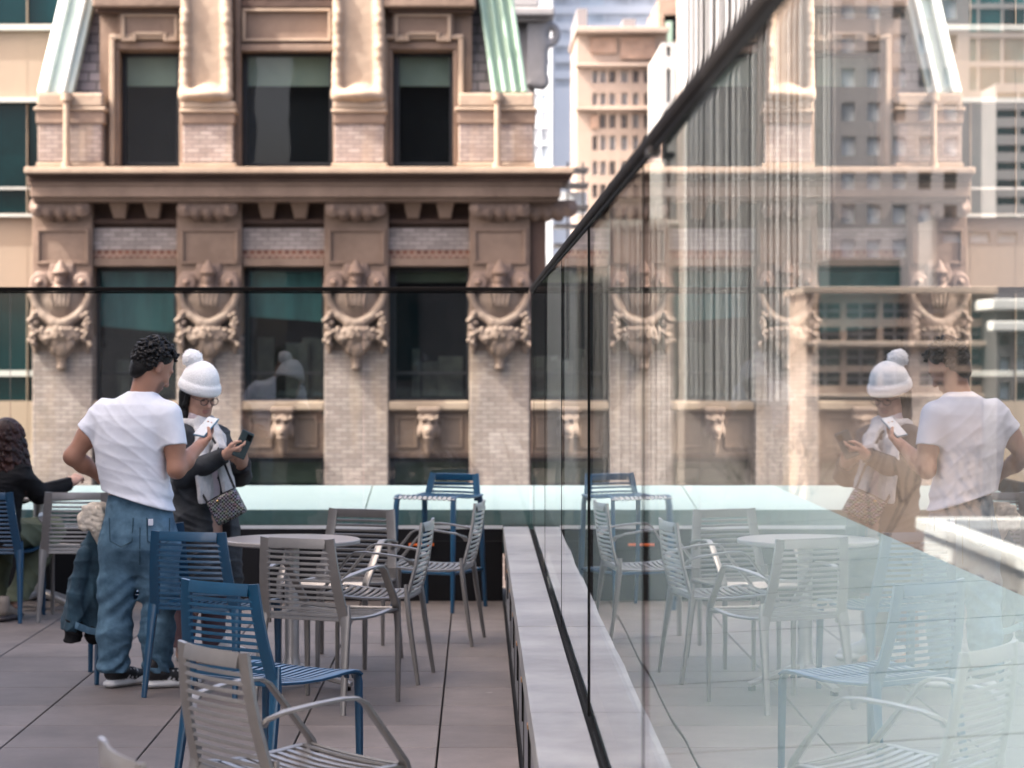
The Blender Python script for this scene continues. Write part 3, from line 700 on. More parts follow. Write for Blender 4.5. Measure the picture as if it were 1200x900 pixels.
# carved capitals, cartouches, lions : modelled once in relief, then copied
def carved(name,lo,hi,h,fn,k=.02):
    s_=SDF(lo,hi,h); fn(s_); return s_.mesh(name,M['terracotta'],None,smooth=1)
PX=YB/F   # metres per photo pixel at the facade
def capital(s):
    for sx in (-1,1):
        s.torus((sx*26*PX,-.22,-10*PX),7*PX,3.2*PX,1,.02); s.ell((sx*26*PX,-.22,-10*PX),(4*PX,.12,4*PX)); s.cone((sx*26*PX,0,-10*PX),(sx*26*PX,-.20,-10*PX),8*PX,8*PX,.02)
    for x in (-14,0,14): s.ell((x*PX,-.17,-13*PX),(7.5*PX,.12,9*PX),.05); s.ell((x*PX,-.08,-20*PX),(6*PX,.08,5*PX),.06)
    for x in (-7,7): s.ell((x*PX,-.16,-10*PX),(3*PX,.12,8*PX),.02)
    s.box((0,-.05,-6*PX),(34*PX,.22,6*PX),.03,.04)
def cartouche(s):
    q=PX
    # finial urn
    s.cone((0,-.14,-2*q),(0,-.14,-12*q),2*q,8*q,.02); s.ell((0,-.16,-16*q),(10*q,.2,4*q)); s.ell((0,-.14,-24*q),(7*q,.15,8*q),.05); s.ell((0,-.12,-34*q),(8*q,.14,6*q),.04)
    s.box((0,.03,-18*q),(15*q,.08,14*q),.05,.03)
    for sx in (-1,1):
        s.torus((sx*25*q,-.12,-27*q),8*q,3.4*q,1,.02); s.ell((sx*25*q,-.14,-27*q),(3.6*q,.14,3.6*q)); s.cone((sx*25*q,.0,-27*q),(sx*25*q,-.06,-27*q),9*q,9*q)
        pts=[(sx*34*q,-.08,-30*q),(sx*34*q,-.1,-40*q),(sx*29*q,-.12,-54*q),(sx*20*q,-.15,-66*q),(sx*8*q,-.18,-74*q),(0,-.19,-76*q)]
        s.chain(pts,[4*q,4.5*q,5*q,5.5*q,6*q,6*q],.03)
        # fruit drop at the side
        s.cone((sx*31*q,-.06,-58*q),(sx*31*q,-.06,-88*q),5*q,7*q,.03)
        for i in range(15):
            a=rng.uniform(-1,1); z=-64-i*2.6; s.ell((sx*31*q+a*5*q,-.14-.05*rng.random(),z*q),(3.4*q,.1,3.2*q),.008)
        s.cone((sx*31*q,-.04,-98*q),(sx*31*q,-.04,-108*q),5*q,3*q,.03)
    # bowl of the shield
    s.ell((0,.02,-50*q),(31*q,.16,26*q),.04); s.ell((0,-.06,-46*q),(22*q,.12,18*q),.05)
    for x in (-12,-6,0,6,12): s.cone((x*q,-.17,-36*q),(x*.7*q,-.19,-56*q),1.6*q,1.2*q,.01)
    # shell basket
    s.ell((0,-.12,-88*q),(26*q,.18,11*q),.05)
    for i in range(34):
        a=rng.uniform(-1,1); z=-80-rng.random()*14; s.ell((a*22*q,-.24+.08*abs(a),z*q),(4*q,.10,3.4*q),.012)
    for i in range(30):
        t_=rng.random(); a=rng.uniform(-1,1)*(1-t_*.65); s.ell((a*20*q,-.18+.06*t_,(-94-t_*16)*q),(3.6*q,.09,3.4*q),.012)
    s.ell((0,-.08,-102*q),(15*q,.14,13*q),.04)
    s.cone((0,-.06,-112*q),(0,-.05,-124*q),7*q,5*q,.03); s.ell((0,-.06,-112*q),(9*q,.14,3*q)); s.ell((0,-.05,-126*q),(6*q,.1,5*q))
    s.box((0,.06,-60*q),(34*q,.07,48*q),.06,.04)
def lion(s):
    q=PX
    s.box((0,0,-3*q),(13*q,.20,3*q),.03,.02); s.box((0,.0,-7*q),(9*q,.16,3*q),.03,.03)
    s.ell((0,-.12,-22*q),(11*q,.2,14*q),.04); s.ell((0,-.26,-27*q),(6.5*q,.16,6.5*q),.05); s.ell((0,-.30,-33*q),(5.5*q,.10,4*q),.04)
    for sx in (-1,1):
        s.ell((sx*5*q,-.29,-18*q),(2.6*q,.05,2.2*q),.01,op='s'); s.ell((sx*5*q,-.27,-13.5*q),(4.5*q,.07,2*q),.03); s.ell((sx*9.5*q,-.1,-12*q),(3*q,.1,4*q),.03); s.ell((sx*10*q,-.12,-27*q),(3*q,.12,8*q),.03)
        s.ell((sx*2.2*q,-.41,-27*q),(1.3*q,.04,1*q),.01,op='s')
    s.ell((0,-.37,-31.2*q),(4.5*q,.06,.9*q),.01,op='s')
    s.cone((0,-.08,-38*q),(0,-.02,-50*q),6*q,4*q,.04)
def place_copies(proto,pts,sc_=1):
    proto.scale=(sc_,sc_,sc_)
    for i,p in enumerate(pts):
        o=proto if i==0 else proto.copy()
        if i: col.objects.link(o)
        o.parent=bs; o.location=Vector(p)-Vector(bs.location)
place_copies(carved('capital',(-.62,-.55,-.55),(.62,.25,.12),.02,capital),[(XX((a+b)/2,YB),YB-.02,ZZ(235,YB)) for a,b in cols]+[(XX(634,YB)+.1,YB+.15,ZZ(235,YB))])
place_copies(carved('cartouche',(-.68,-.55,-2.0),(.68,.2,.12),.018,cartouche),[(XX((a+b)/2,YB),YB-.02,ZZ(304,YB)) for a,b in cols])
place_copies(carved('lion_head',(-.3,-.6,-.85),(.3,.3,.12),.012,lion),[(XX((a+b)/2,YB),YB+.10,ZZ(477,YB)) for a,b in bays],1.05)

# upper storey
YU=YB+.10
up=[(-60,60)]
part('dormer_wall',M['brownstone'],[(117,140,60,195),(210.2,282,60,195),(390.2,460,60,195),(531.2,553,60,195),(117,553,-70,59.8)],YU+.12,YU+1.0)
window(140,210,60,194.5,YU+.42,101,'blind',0,None,8,side=3)
window(282,390,60,194.5,YU+.42,101,'blind',0,None,8,side=4)
window(460,531,60,194.5,YU+.42,101,'blind',0,None,8,side=4)
m=MB(); m.box(XX(84,YU),XX(600,YU),YU+1.01,YU+1.5,ZZ(194,YU),ZZ(-60,YU)); m.build('attic_room',M['interior'],bs,world=True)
fr2=[]
for a,b in ((140,210),(460,531)):
    fr2+=[(a-12,a-6,46,194),(b+6,b+12,46,194),(a-12,b+12,40,45.8)]
part('window_architrave',M['brownstone_light'],fr2,YU-.03,YU+.119,bevel=.02,chunk=3)
fr3=[]
for a,b in ((140,210),(460,531)):
    fr3+=[(a-5.8,a,58,194),(b,b+5.8,58,194),(a-5.8,b+5.8,48,57.8)]
part('window_reveal',M['brownstone'],fr3,YU+.05,YU+.119,bevel=.02,chunk=3)
part('centre_reveal',M['brownstone'],[(275,282,-40,194),(390,397,-40,194),(282.2,389.8,52,60)],YU+.02,YU+.119,bevel=.02)
part('centre_head',M['brownstone_dark'],[(282.2,389.8,0,8),(282.2,389.8,49,51.8),(282.2,389.8,-30,-1)],YU+.06,YU+.119)
part('panel_frame',M['brownstone_light'],[(284,388,10,13),(284,287.5,13.2,45),(384.5,388,13.2,45),(284,388,45.2,48)],YU+.03,YU+.119,bevel=.01,chunk=4)
ks=[]
for a,b in ((140,210),(460,531)):
    c=(a+b)/2
    ks+=[(c-33,c+33,16,19),(c-33,c-29,19.2,44),(c+29,c+33,19.2,44),(c-33,c-20,44.2,48),(c+20,c+33,44.2,48),(c-20,c-16,38,48),(c+16,c+20,38,48),(c-15.8,c+15.8,37,41)]
part('keystone_panel',M['brownstone_light'],ks,YU-.08,YU-.031,bevel=.01,chunk=8)
part('keystone_field',M['brownstone'],[((140+210)/2-36,(140+210)/2+36,15,45.9-6),((460+531)/2-36,(460+531)/2+36,15,45.9-6)],YU-.031,YU+.118)
part('dormer_cornice',M['brownstone'],[(108,216,-4,8),(450,558,-4,8)],YU-.30,YU+.118,bevel=.03)
part('dormer_bedmould',M['brownstone_dark'],[(112,213,8.2,14.5),(454,555,8.2,14.5)],YU-.14,YU+.117,bevel=.02)
part('dormer_pediment',M['brownstone'],[(112,212,-60,-4.2),(454,554,-60,-4.2)],YU-.1,YU+.118)
# big scrolled piers
prs=[(212,275),(390,452)]
part('pier_brick',M['brick'],[(a+2,b-2,145,191) for a,b in prs],YU-.30,YU+.1,bevel=.02)
part('pier_plinth',M['brownstone_light'],[(a-2,b+2,191.2,195.4) for a,b in prs],YU-.36,YU+.1,bevel=.02)
part('pier_cap',M['brownstone_light'],[(a-2,b+2,127,132) for a,b in prs]+[(a,b,118,126.8) for a,b in prs],YU-.38,YU+.1,bevel=.03)
part('pier_neck',M['brownstone'],[(a,b,132.2,144.8) for a,b in prs],YU-.33,YU+.1,bevel=.02)
def pier_scroll():
    s=SDF((-.6,-.75,-.1),(.6,.3,2.9),.022); q=PX
    for sx in (-1,1):
        pts=[(sx*25*q,-.30,3*q),(sx*25*q,-.24,20*q)]+[(sx*(24.5+.4*math.sin(i*1.3))*q,-.22-.02*math.cos(i*1.7),(20+i*10)*q) for i in range(1,12)]
        s.chain(pts,[6.5*q]+[5.5*q]*(len(pts)-1),.05)
    s.box((0,.0,70*q),(26*q,.20,75*q),.03,.05)
    s.ell((0,-.22,4*q),(30*q,.30,9*q),.10); s.ell((0,-.2,10*q),(14*q,.2,6*q),.06)
    s.disp(lambda x,y,z: .003*np.clip(np.abs(x)/.36-.55,0,1)*(np.sin(z*17+2*np.sin(z*5.3)+x*3)+.6*np.sin(z*41+x*9))+.004*np.sin(x*12+z*3))
    return s.mesh('scroll_pier',M['brownstone_light'],None,smooth=1)
place_copies(pier_scroll(),[(XX((a+b)/2,YU),YU-.04,ZZ(118,YU)) for a,b in prs])
# corner pedestals, downpipes
ped=[(42,122),(536,628)]
part('pedestal_brick',M['brick'],[(a+2,b-3,145,190) for a,b in ped],YU-.30,YU+1,bevel=.02)
part('pedestal_plinth',M['brownstone_light'],[(a,b,190.2,195.4) for a,b in ped],YU-.33,YU+1,bevel=.02)
part('pedestal_neck',M['brownstone'],[(a,b,130,144.8) for a,b in ped],YU-.33,YU+1,bevel=.02)
part('pedestal_cap',M['brownstone_light'],[(a-3,b+2,125,129.8) for a,b in ped]+[(a+1,b-2,109,124.8) for a,b in ped],YU-.37,YU+1,bevel=.03)
for px in (78,583):
    m=MB(); yy=YU-.44; m.tube([W(px,196,yy),W(px,150,yy),W(px,112,yy)],.055,10); m.tube([W(px,197,yy),W(px,190,yy)],.085,10); m.tube([W(px,118,yy),W(px,109,yy)],.10,10)
    m.build('downpipe',M['brownstone_light'],bs,smooth='auto',world=True)
# slate mansard and copper hips
zl=ZZ(110,YU); zu=ZZ(-80,YU)
for (a,b,a2,b2) in ((70,119,112,119),(551,600,551,562)):
    m=MB(); d=.05; y0,y1=YU+.10,YU+.75
    m.hexa([(XX(a,YU),y0,zl),(XX(b,YU),y0,zl),(XX(b,YU),y0+.9,zl),(XX(a,YU),y0+.9,zl),(XX(a2,YU),y1,zu),(XX(b2,YU),y1,zu),(XX(b2,YU),y1+.25,zu),(XX(a2,YU),y1+.25,zu)])
    m.build('slate_slope',M['slate'],bs,world=True)
for (bl,br_,tl,trr,flip) in ((46,86,66.5,107.5,0),(577,618,562,603,1)):
    # copper sheathing : base strip plus raised ribs, climbing from pedestal to roof
    slope=(tl-bl)/107.
    top=-75; f_=(110-top)/107.
    def ln(x): return x, x+(tl-bl)*f_
    y0,y1=YU-.12,YU+.45
    def strip(m,xa,xb,dy):
        a,a2=ln(xa); b,b2=ln(xb)
        m.hexa([(XX(a,YU),y0-dy,zl),(XX(b,YU),y0-dy,zl),(XX(b,YU),y0+.8,zl),(XX(a,YU),y0+.8,zl),(XX(a2,YU),y1-dy,ZZ(top,YU)),(XX(b2,YU),y1-dy,ZZ(top,YU)),(XX(b2,YU),y1+.5,ZZ(top,YU)),(XX(a2,YU),y1+.5,ZZ(top,YU))])
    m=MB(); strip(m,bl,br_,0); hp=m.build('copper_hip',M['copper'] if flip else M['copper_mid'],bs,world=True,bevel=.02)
    m=MB()
    rr=((0,.30),(.62,.80)) if not flip else ((0,.14),(.30,.42),(.58,.70),(.86,1))
    for u,v in rr: strip(m,bl+(br_-bl)*u-.3,bl+(br_-bl)*v,.10)
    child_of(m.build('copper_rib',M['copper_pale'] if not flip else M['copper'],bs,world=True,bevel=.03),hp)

# ------------------------------------------------------------------ other buildings
def mglass(n,c,r=.12,**k): return mat(n,c,r,0,.5,k.pop('scale',.25),spec=.25,**k)
M['teal_win']=mglass('teal_window',(.003,.022,.026),.12)
M['teal_tower']=mglass('teal_glass',(.02,.10,.11),.12)
M['dark_win']=mglass('dark_window',(.010,.012,.015),.12)
M['blue_win']=mglass('blue_window',(.58,.64,.68),.65)
M['pale_win']=mglass('pale_window',(.60,.63,.65),.65)
M['beige']=mat('beige_panel',(.29,.225,.165),.7,0,.06,.5,bump=.002,bscale=30)
M['pale_sill']=mat('pale_sill',(.42,.43,.40),.6,0,.1,1)
M['tan']=mat('tan_stone',(.33,.255,.205),.8,0,.10,.25,c2=(.40,.315,.26),dirt=.12)
M['loft']=mat('loft_stone',(.36,.265,.21),.8,0,.1,.4)
M['tan_brick']=brick_mat('tan_brick',(.43,.28,.20),(.36,.23,.165),(.36,.27,.22),.5,.16,.02)
M['brown_brick']=brick_mat('brown_brick',(.24,.14,.105),(.19,.11,.085),(.24,.17,.14),.5,.16,.02)
M['white_stone']=mat('white_stone',(.50,.495,.475),.7,0,.06,.3)
M['pale_tower']=mat('pale_tower',(.82,.85,.86),.55,0,.05,.1)
M['fin_white']=mat('white_fin',(.66,.65,.62),.7,0,.05,.4)
M['fin_back']=mat('bronze_strip',(.40,.345,.31),.6,0,.25,.4,stretch=(1,1,.3))
M['grey_stone']=mat('grey_stone',(.27,.265,.265),.8,0,.2,.8,dirt=.3)
M['host_stone']=mat('pale_host_stone',(.66,.63,.59),.8,0,.06,.5)  # pale so the added unseen side wall bounces light onto the terrace
M['mauve']=mat('mauve_band',(.25,.23,.23),.7,0,.08,.4)
M['charcoal']=mat('charcoal_cladding',(.07,.065,.065),.6,0,.3,.5)
def facade(name,label,cat,px0,px1,pyt,Y,cols,rows,wallm,winm,depth=10,rec=.25,zb=-14,frame=None,roof=None,wins='window'):
    """solid block whose front wall has real recessed openings: cols/rows are pixel intervals"""
    xc=XX((px0+px1)/2,Y); root=thing(name,label,cat,(xc,Y,zb))
    X0,X1=XX(px0,Y),XX(px1,Y); zt=ZZ(pyt,Y)
    cs=sorted((XX(a,Y),XX(b,Y)) for a,b in cols); rs=sorted((ZZ(b,Y),ZZ(a,Y)) for a,b in rows)
    m=MB(); x=X0
    for a,b in cs+[(X1,None)]:
        if a-x>1e-4: m.box(x,a,Y,Y+rec+.05,zb,zt)
        x=b
    for a,b in cs:
        z=zb
        for c,d in rs+[(zt,None)]:
            if c-z>1e-4: m.box(a,b,Y+.004,Y+rec+.046,z,c)
            z=d
    m.box(X0,X1,Y+rec+.06,Y+depth,zb,zt-.02)
    m.build('wall',wallm,root,world=True)
    proto=None; cnt=0
    for a,b in cs:
        for c,d in rs:
            if cnt>=96: continue
            wm=winm[rng.integers(len(winm))] if isinstance(winm,list) else winm
            q=MB(); q.box(a,b,Y+rec-.02,Y+rec+.03,c,d); w=q.build(wins,wm,root,world=True); cnt+=1
            if frame:
                q=MB(); q.box((a+b)/2-.05,(a+b)/2+.05,Y+rec-.07,Y+rec-.021,c,d); h_=.026
                if frame>1: q.box(a,b,Y+rec-.068,Y+rec-.023,(c+d)/2-.04,(c+d)/2+.04)
                q.build('glazing_bar',M['mauve'],w).location=-root.location
    if roof:
        q=MB(); q.box(X0-.3,X1+.3,Y-.35,Y+depth,zt,zt+roof); q.build('roof_parapet',wallm,root,world=True)
    return root
# neighbour on the left, beige bands and teal ribbon windows
YL=43.0
lb=facade('office_building','beige office block with teal ribbon windows left of the brownstone','building',-420,70.0,-75,YL,
  [(-416+56*k,-361+56*k) for k in range(9)],[(-72,28),(120,250),(340,470)],M['beige'],M['teal_win'],rec=.12,depth=12)
m=MB()
for y0,y1 in ((28.5,35),(114,119.5),(250.5,254)): bxp(m,-420,69.5,y0,y1,YL-.12,YL+.05)
for y0,y1 in ((219,222),(434,441)): bxp(m,-420,69.5,y0,y1,YL+.02,YL+.09)
m.build('sill_band',M['pale_sill'],lb,world=True)
# grey cornice fragment behind the right hip
g=thing('grey_stone_building','grey stone building corner with bracketed cornice behind the copper hip','building',(2.0,50,-14))
m=MB(); Yg=50; bxp(m,560,627,20,900,Yg,Yg+8); m.build('wall',M['grey_stone'],g,world=True)
m=MB(); bxp(m,560,650,8,18,Yg-.7,Yg+8); bxp(m,560,645,18.2,24,Yg-.5,Yg+8); bxp(m,560,632,-60,7.8,Yg,Yg+8); m.build('cornice',M['grey_stone'],g,bevel=.04,world=True)
s_=SDF((-.1,-.6,-1.8),(.9,.5,.1),.03); s_.torus((.34,-.1,-.28),.2,.08,1,.05); s_.cone((.2,0,-.1),(.2,0,-1.3),.2,.12,.1); s_.torus((.2,-.1,-1.25),.12,.06,1,.05); s_.box((.1,.1,-.6),(.22,.3,.75),.05,.1)
o=s_.mesh('bracket',M['grey_stone'],g,smooth=1); o.location=W(622,25,Yg-.1)-Vector(g.location)
# far pale glass tower
facade('glass_tower','pale blue grey glass tower with white floor bands, farthest back','building',648,800,-260,190,
  [(650+29.5*k,678.5+29.5*k) for k in range(5)],[(-250+19*k,-240+19*k) for k in range(19)],M['pale_tower'],[M['pale_win'],M['blue_win'],M['pale_win']],rec=.3,depth=20)
facade('blue_tower','narrow bluish glass tower left of the pale tower','building',596,647,-260,180,
  [(598+12*k,608+12*k) for k in range(4)],[(-250+20*k,-234+20*k) for k in range(22)],M['pale_tower'],[M['blue_win'],M['pale_win']],rec=.2,depth=20)
# tan office building
tb=facade('tan_office_building','tan stone office building with rows of small sash windows','building',676,782,33,110,
  [(694,700),(703,710),(714,721),(728,735),(741.5,748),(755,762.5),(771,778)],[(83,97),(109,123),(134,150),(159,176),(189,205),(216,232),(243,258),(270,285),(300,315),(330,345)],M['tan'],[M['dark_win'],M['dark_win'],M['pale_win'],M['blue_win']],rec=.3,depth=7,frame=1)
m=MB(); bxp(m,674,784,31,38,109.3,117); bxp(m,674,784,74,78,109.6,109.99); bxp(m,674,784,126,129,109.6,109.99); m.build('string_course',M['tan'],tb,world=True,bevel=.05)
part('brick_panel',M['tan_brick'],[(692,722,44,62),(727.5,768,43,69),(692,701,135,150)],109.85,109.99,parent=tb)
m=MB(); bxp(m,676,688,10,33,111,118); bxp(m,730,745,22,33,112,116); m.build('roof_hut',M['mauve'],tb,world=True)
# penthouse block behind
ph=facade('brown_penthouse','brown brick rooftop block with a dark opening above the tan building','building',772,804,-2,116,[(778,800)],[(17,47)],M['tan_brick'],M['dark_win'],rec=.8,depth=8)
m=MB(); bxp(m,781,788,25,50,115.5,115.95); m.build('louvre',M['copper'],ph,world=True)
# white finned tower, seen directly and through the side glass
wf=thing('white_finned_building','white tower with close vertical fins behind the side glass','building',(XX(880,88),88,-14))
Yw=88.0; m=MB(); bxp(m,804,976,-200,470,Yw+.8,Yw+5); m.box(XX(804,Yw),XX(976,Yw),Yw+.8,Yw+5,-14,ZZ(469.9,Yw+.8)); m.build('core',M['fin_back'],wf,world=True)
m=MB(); x=804.0; i=0
while x<974:
    wd=rng.choice([1.4,2.0,3.0]); top=-200; bot=470
    bxp(m,x,x+wd,top,bot,Yw,Yw+.79); x+=wd+rng.choice([2.6,3.4,5.0]); i+=1
m.build('fin',M['fin_white'],wf,world=True)
wf2=thing('finned_podium','stepped lower block with fine vertical fins left of the tall finned tower','building',(XX(720,92),92,-14))  # finned block added to draw streaks that belong to the glass
m=MB(); Y2=92.0
m.box(XX(712,Y2),XX(798,Y2),Y2+.6,Y2+10,-14,ZZ(256,Y2)); m.box(XX(644,Y2),XX(711.5,Y2),Y2+.6,Y2+10,-14,ZZ(322,Y2)); m.build('core',M['fin_back'],wf2,world=True)
m=MB(); x=645.0
while x<796:
    wd=rng.choice([1.2,1.8,2.6]); m.box(XX(x,Y2),XX(x+wd,Y2),Y2,Y2+.59,-14,ZZ(258 if x>712 else 324,Y2)); x+=wd+rng.choice([2.6,3.4,4.6])
m.build('fin',M['fin_white'],wf2,world=True)
m=MB()
for y in (150,292,470): bxp(m,804,976,y,y+5,Yw+.35,Yw+.795)
m.build('floor_band',M['pale_sill'],wf,world=True)
wb=facade('white_stepped_building','lower white building with vertical window strips in front of the finned tower','building',776,830,50,100,[(781+10.5*k,786+10.5*k) for k in range(5)],[(54,66),(80,120),(130,170),(180,220),(230,270)],M['white_stone'],[M['pale_win'],M['blue_win']],rec=.5,depth=8)
# grey block behind the reflected dormer
facade('grey_office_building','grey office block with small dark teal windows seen through the side glass','building',978,1136,-90,118,[(986+30*k,1002+30*k) for k in range(5)],[(-80+40*k,-58+40*k) for k in range(10)],M['mauve'],[M['blue_win'],M['teal_win'],M['pale_win']],rec=.3,depth=6)
# tan loft building with wide windows
lf=facade('loft_building','tan brick loft building with wide multi-pane windows seen through the side glass','building',945,1166,338,72,
  [(951,986),(992,1029),(1035,1067),(1078,1109),(1122,1156)],[(355,373),(383,399),(409,428),(436,452)],M['loft'],[M['dark_win'],M['dark_win'],M['teal_win'],M['dark_win']],rec=.4,depth=4,frame=2)
m=MB(); bxp(m,941,1170,336,344,71.4,76); bxp(m,941,1170,400,406,71.5,71.99); bxp(m,941,1170,462,466,71.6,71.99); m.build('string_course',M['tan'],lf,world=True,bevel=.03)
m=MB(); bxp(m,972,1055,304,336,73,75.9); q=m.build('roof_glasshouse',M['teal_win'],lf,world=True)
facade('charcoal_building','dark grey building with white awnings at the right edge behind the glass','building',1168,1330,362,70,[(1172+19*k,1184+19*k) for k in range(8)],[(392,404),(418,436),(448,468)],M['charcoal'],[M['dark_win'],M['blue_win']],rec=.3,depth=10)
aw=MB(); bxp(aw,1163,1335,350,363,69.2,72); bxp(aw,1163,1335,376,388,69.2,69.96); cb_=[o for o in col.objects if o.name.startswith('charcoal_building')][0]; aw.build('awning',M['white_stone'],cb_,bevel=.05,world=True)
facade('striped_tower','tower of pale mauve bands and teal windows at the upper right edge','building',1167,1330,98,140,[(1168+27*k,1193+27*k) for k in range(6)],[(108+20.5*k,117+20.5*k) for k in range(12)],M['mauve'],[M['teal_win'],M['teal_win'],M['dark_win']],rec=.3,depth=4)
facade('teal_tower','tall dark teal glass tower with thin grey floor bands at the upper right','building',1062,1400,-170,160,[(1064+28*k,1090+28*k) for k in range(12)],[(-160+34*k,-132+34*k) for k in range(8)],M['mauve'],[M['teal_tower'],M['teal_tower'],M['teal_win']],rec=.3,depth=6)
facade('beige_slab_building','plain pale slab building between the loft and the striped tower','building',1098,1300,255,95,[(1105+32*k,1128+32*k) for k in range(6)],[(272,284)],M['mauve'],M['pale_win'],rec=.3,depth=4)
# low white building beyond the ledge, its face running away from us
lw=thing('low_white_building','low white building with a pale parapet just beyond the side ledge','building',(12,56,-14))
m=MB(); m.box(12.0,26,42,65,-14,-3.05); m.build('wall',M['white_stone'],lw,world=True)
m=MB(); m.box(11.8,12.4,41.9,65.2,-3.04,-2.72); m.box(12.41,26,64.6,65.2,-3.04,-2.72); m.build('roof_parapet',M['white_stone'],lw,bevel=.03,world=True)
for k in range(12):
    q=MB(); q.box(11.94,12.02,43+1.8*k,43.5+1.8*k,-5.4,-3.6); q.build('window',M['mauve'],lw,world=True)
m=MB(); m.box(12.45,26,42,64.5,-3.05,-2.98); m.build('roof',M['charcoal'],lw,world=True)
# small dark fire escape block behind the cornice end
fe=thing('fire_escape','dark iron fire escape behind the right end of the cornice','fire escape',(XX(668,60),60,-14))
m=MB()
for y in (196,214,240,262,285): bxp(m,650,690,y,y+4,60,61.2)
for x in (664,682): bxp(m,x,x+2.5,190,420,60.02,60.08)
m.build('platform',M['charcoal'],fe,world=True)
m=MB(); bxp(m,655,688,225,250,61.3,62); bxp(m,640,676,300,600,61.3,64); m.build('wall',M['pale_tower'],fe,world=True)
m=MB(); m.box(XX(641,61.3),XX(675,61.3),61.3,64,-14,ZZ(600.5,61.3)); m.build('base',M['pale_tower'],fe,world=True)
M['room_stuff']=M['room_stuff']
# unseen walls added behind and left of the terrace, sized to shade it
hb=thing('host_building','grey stone building whose wall rises at the left and rear of the terrace','building',(-7.6,0,-14))
m=MB(); m.box(-11,-7.62,1.5,16.2,-14,13.6); m.build('side_wall',M['host_stone'],hb,world=True); m=MB(); m.box(-7.61,16,-18,-12,-14,17); m.build('rear_wall',M['charcoal'],hb,world=True)  # pale side wall bounces light, dark rear wall darkens reflections across the street
for k in range(7):
    for j in range(2):
        q=MB(); q.box(-6+3.1*k,-4.2+3.1*k,-12.01,-11.95,1.2+4.6*j,3.9+4.6*j); q.build('window',M['teal_win'],hb,world=True)  # window slabs dressing the added rear wall
# street far below, and two bare trees
m=MB(); m.box(-900,900,-400,1500,-14.6,-14.0); tag(m.build('street',mat('asphalt',(.06,.06,.062),.9,0,.2,.3)),'grey street far below the terrace','street',kind='structure')
M['bark']=mat('bark',(.06,.045,.035),.9,0,.3,4)
def bare_tree(x,y,h,label):
    root=thing('bare_tree',label,'tree',(x,y,-14),0,'bare street trees'); tr_=MB(); br=MB(); rr=random.Random(int(x*10))
    tr_.tube([(0,0,0),(.1,0,h*.3),(.05,.1,h*.55)],[.22,.17,.12],8); tr_.build('trunk',M['bark'],root,smooth='auto')
    def grow(p,d,L_,r,n):
        q=p+d*L_; mid=(p+q)/2+Vector((rr.uniform(-1,1),rr.uniform(-1,1),rr.uniform(0,.5)))*L_*.08
        br.tube([p,mid,q],[r,r*.8,r*.6],5)
        if n>0:
            for _ in range(3):
                nd_=(d+Vector((rr.uniform(-.7,.7),rr.uniform(-.7,.7),rr.uniform(-.1,.5)))).normalized(); grow(q,nd_,L_*.68,r*.58,n-1)
    for _ in range(4): grow(Vector((.05,.1,h*.52)),Vector((rr.uniform(-.5,.5),rr.uniform(-.5,.5),1)).normalized(),h*.19,.05,3)
    br.build('crown',M['bark'],root,smooth=True)
bare_tree(XX(978,66),66,14.5,'bare street tree in front of the tan loft building, left of two')
bare_tree(XX(1186,66.5),66.5,14.0,'bare street tree near the right edge, in front of the dark grey building')
# orange marker on the black wall
ow=thing('orange_marker','small orange strip on the black wall behind the armchairs','marker',(-.38,16.25,.38))
m=MB(); m.sweep([(-.085,0,0),(.085,0,0)],(0,0,1),.02,.018,8,.5); m.build('strip',M['orange'],ow,smooth='auto')
m=MB(); m.box(-.06,.06,.009,.0195,-.006,.006); m.build('bracket',M['slot'],ow)
# ------------------------------------------------------------------ people
M['skin']=mat('skin',(.97,.97,.97),.5,0,.05,14,attr=True,bump=.0006,bscale=120,c2=(1,1,1),spec=.4)
M['hair']=mat('dark_hair',(.0045,.0038,.0035),.5,0,.5,40,bump=.004,bscale=90,spec=.28)
M['hair_red']=mat('curly_hair',(.008,.004,.0035),.5,0,.5,12,bump=.004,bscale=80,c2=(.045,.014,.009),spec=.3)
M['tee']=mat('white_cotton',(.76,.78,.84),.85,0,.03,10,bump=.0014,bscale=380,c2=(.82,.84,.89))
M['denim']=mat('denim',(.030,.092,.155),.85,0,.3,9,bump=.0015,bscale=500,c2=(.125,.235,.325))
M['denim_dark']=mat('dark_denim',(.010,.034,.058),.85,0,.35,9,bump=.0012,bscale=500,c2=(.035,.088,.125))
M['shoe']=mat('shoe',(.95,.95,.95),.6,0,.08,40,attr=True,bump=.0008,bscale=300,c2=(1,1,1))
M['knit']=mat('white_knit',(.86,.86,.84),.95,0,.05,60,bump=.004,bscale=130,c2=(.90,.90,.88),sheen=.5)
M['coat']=mat('black_coat',(.004,.004,.005),.8,0,.4,9,bump=.0015,bscale=300,c2=(.009,.009,.010),spec=.25)
M['coat_grey']=mat('charcoal_coat',(.022,.025,.028),.75,0,.4,9,bump=.0015,bscale=300,c2=(.055,.06,.066),spec=.3)
M['sweater']=mat('pale_pink_top',(.60,.50,.52),.9,0,.06,12,bump=.0015,bscale=260)
M['scarf']=mat('pale_grey_scarf',(.52,.51,.50),.9,0,.1,25,bump=.002,bscale=200,c2=(.66,.65,.63))
M['olive']=mat('olive_cotton',(.13,.145,.085),.85,0,.15,6,bump=.001,bscale=300)
M['phone_case']=mat('phone_case',(.09,.20,.28),.3,0,.05,20)
M['phone_dark']=mat('phone_dark',(.03,.05,.055),.25,0,.05,20)
M['screen']=mat('phone_glass',(.30,.36,.40),.08,0,.05,20,coat=.6,spec=.8)
M['frame_dark']=mat('spectacle_frame',(.015,.01,.008),.3,0,.1,20)
M['gold']=mat('gold_clasp',(.75,.5,.18),.25,1,.05,20)
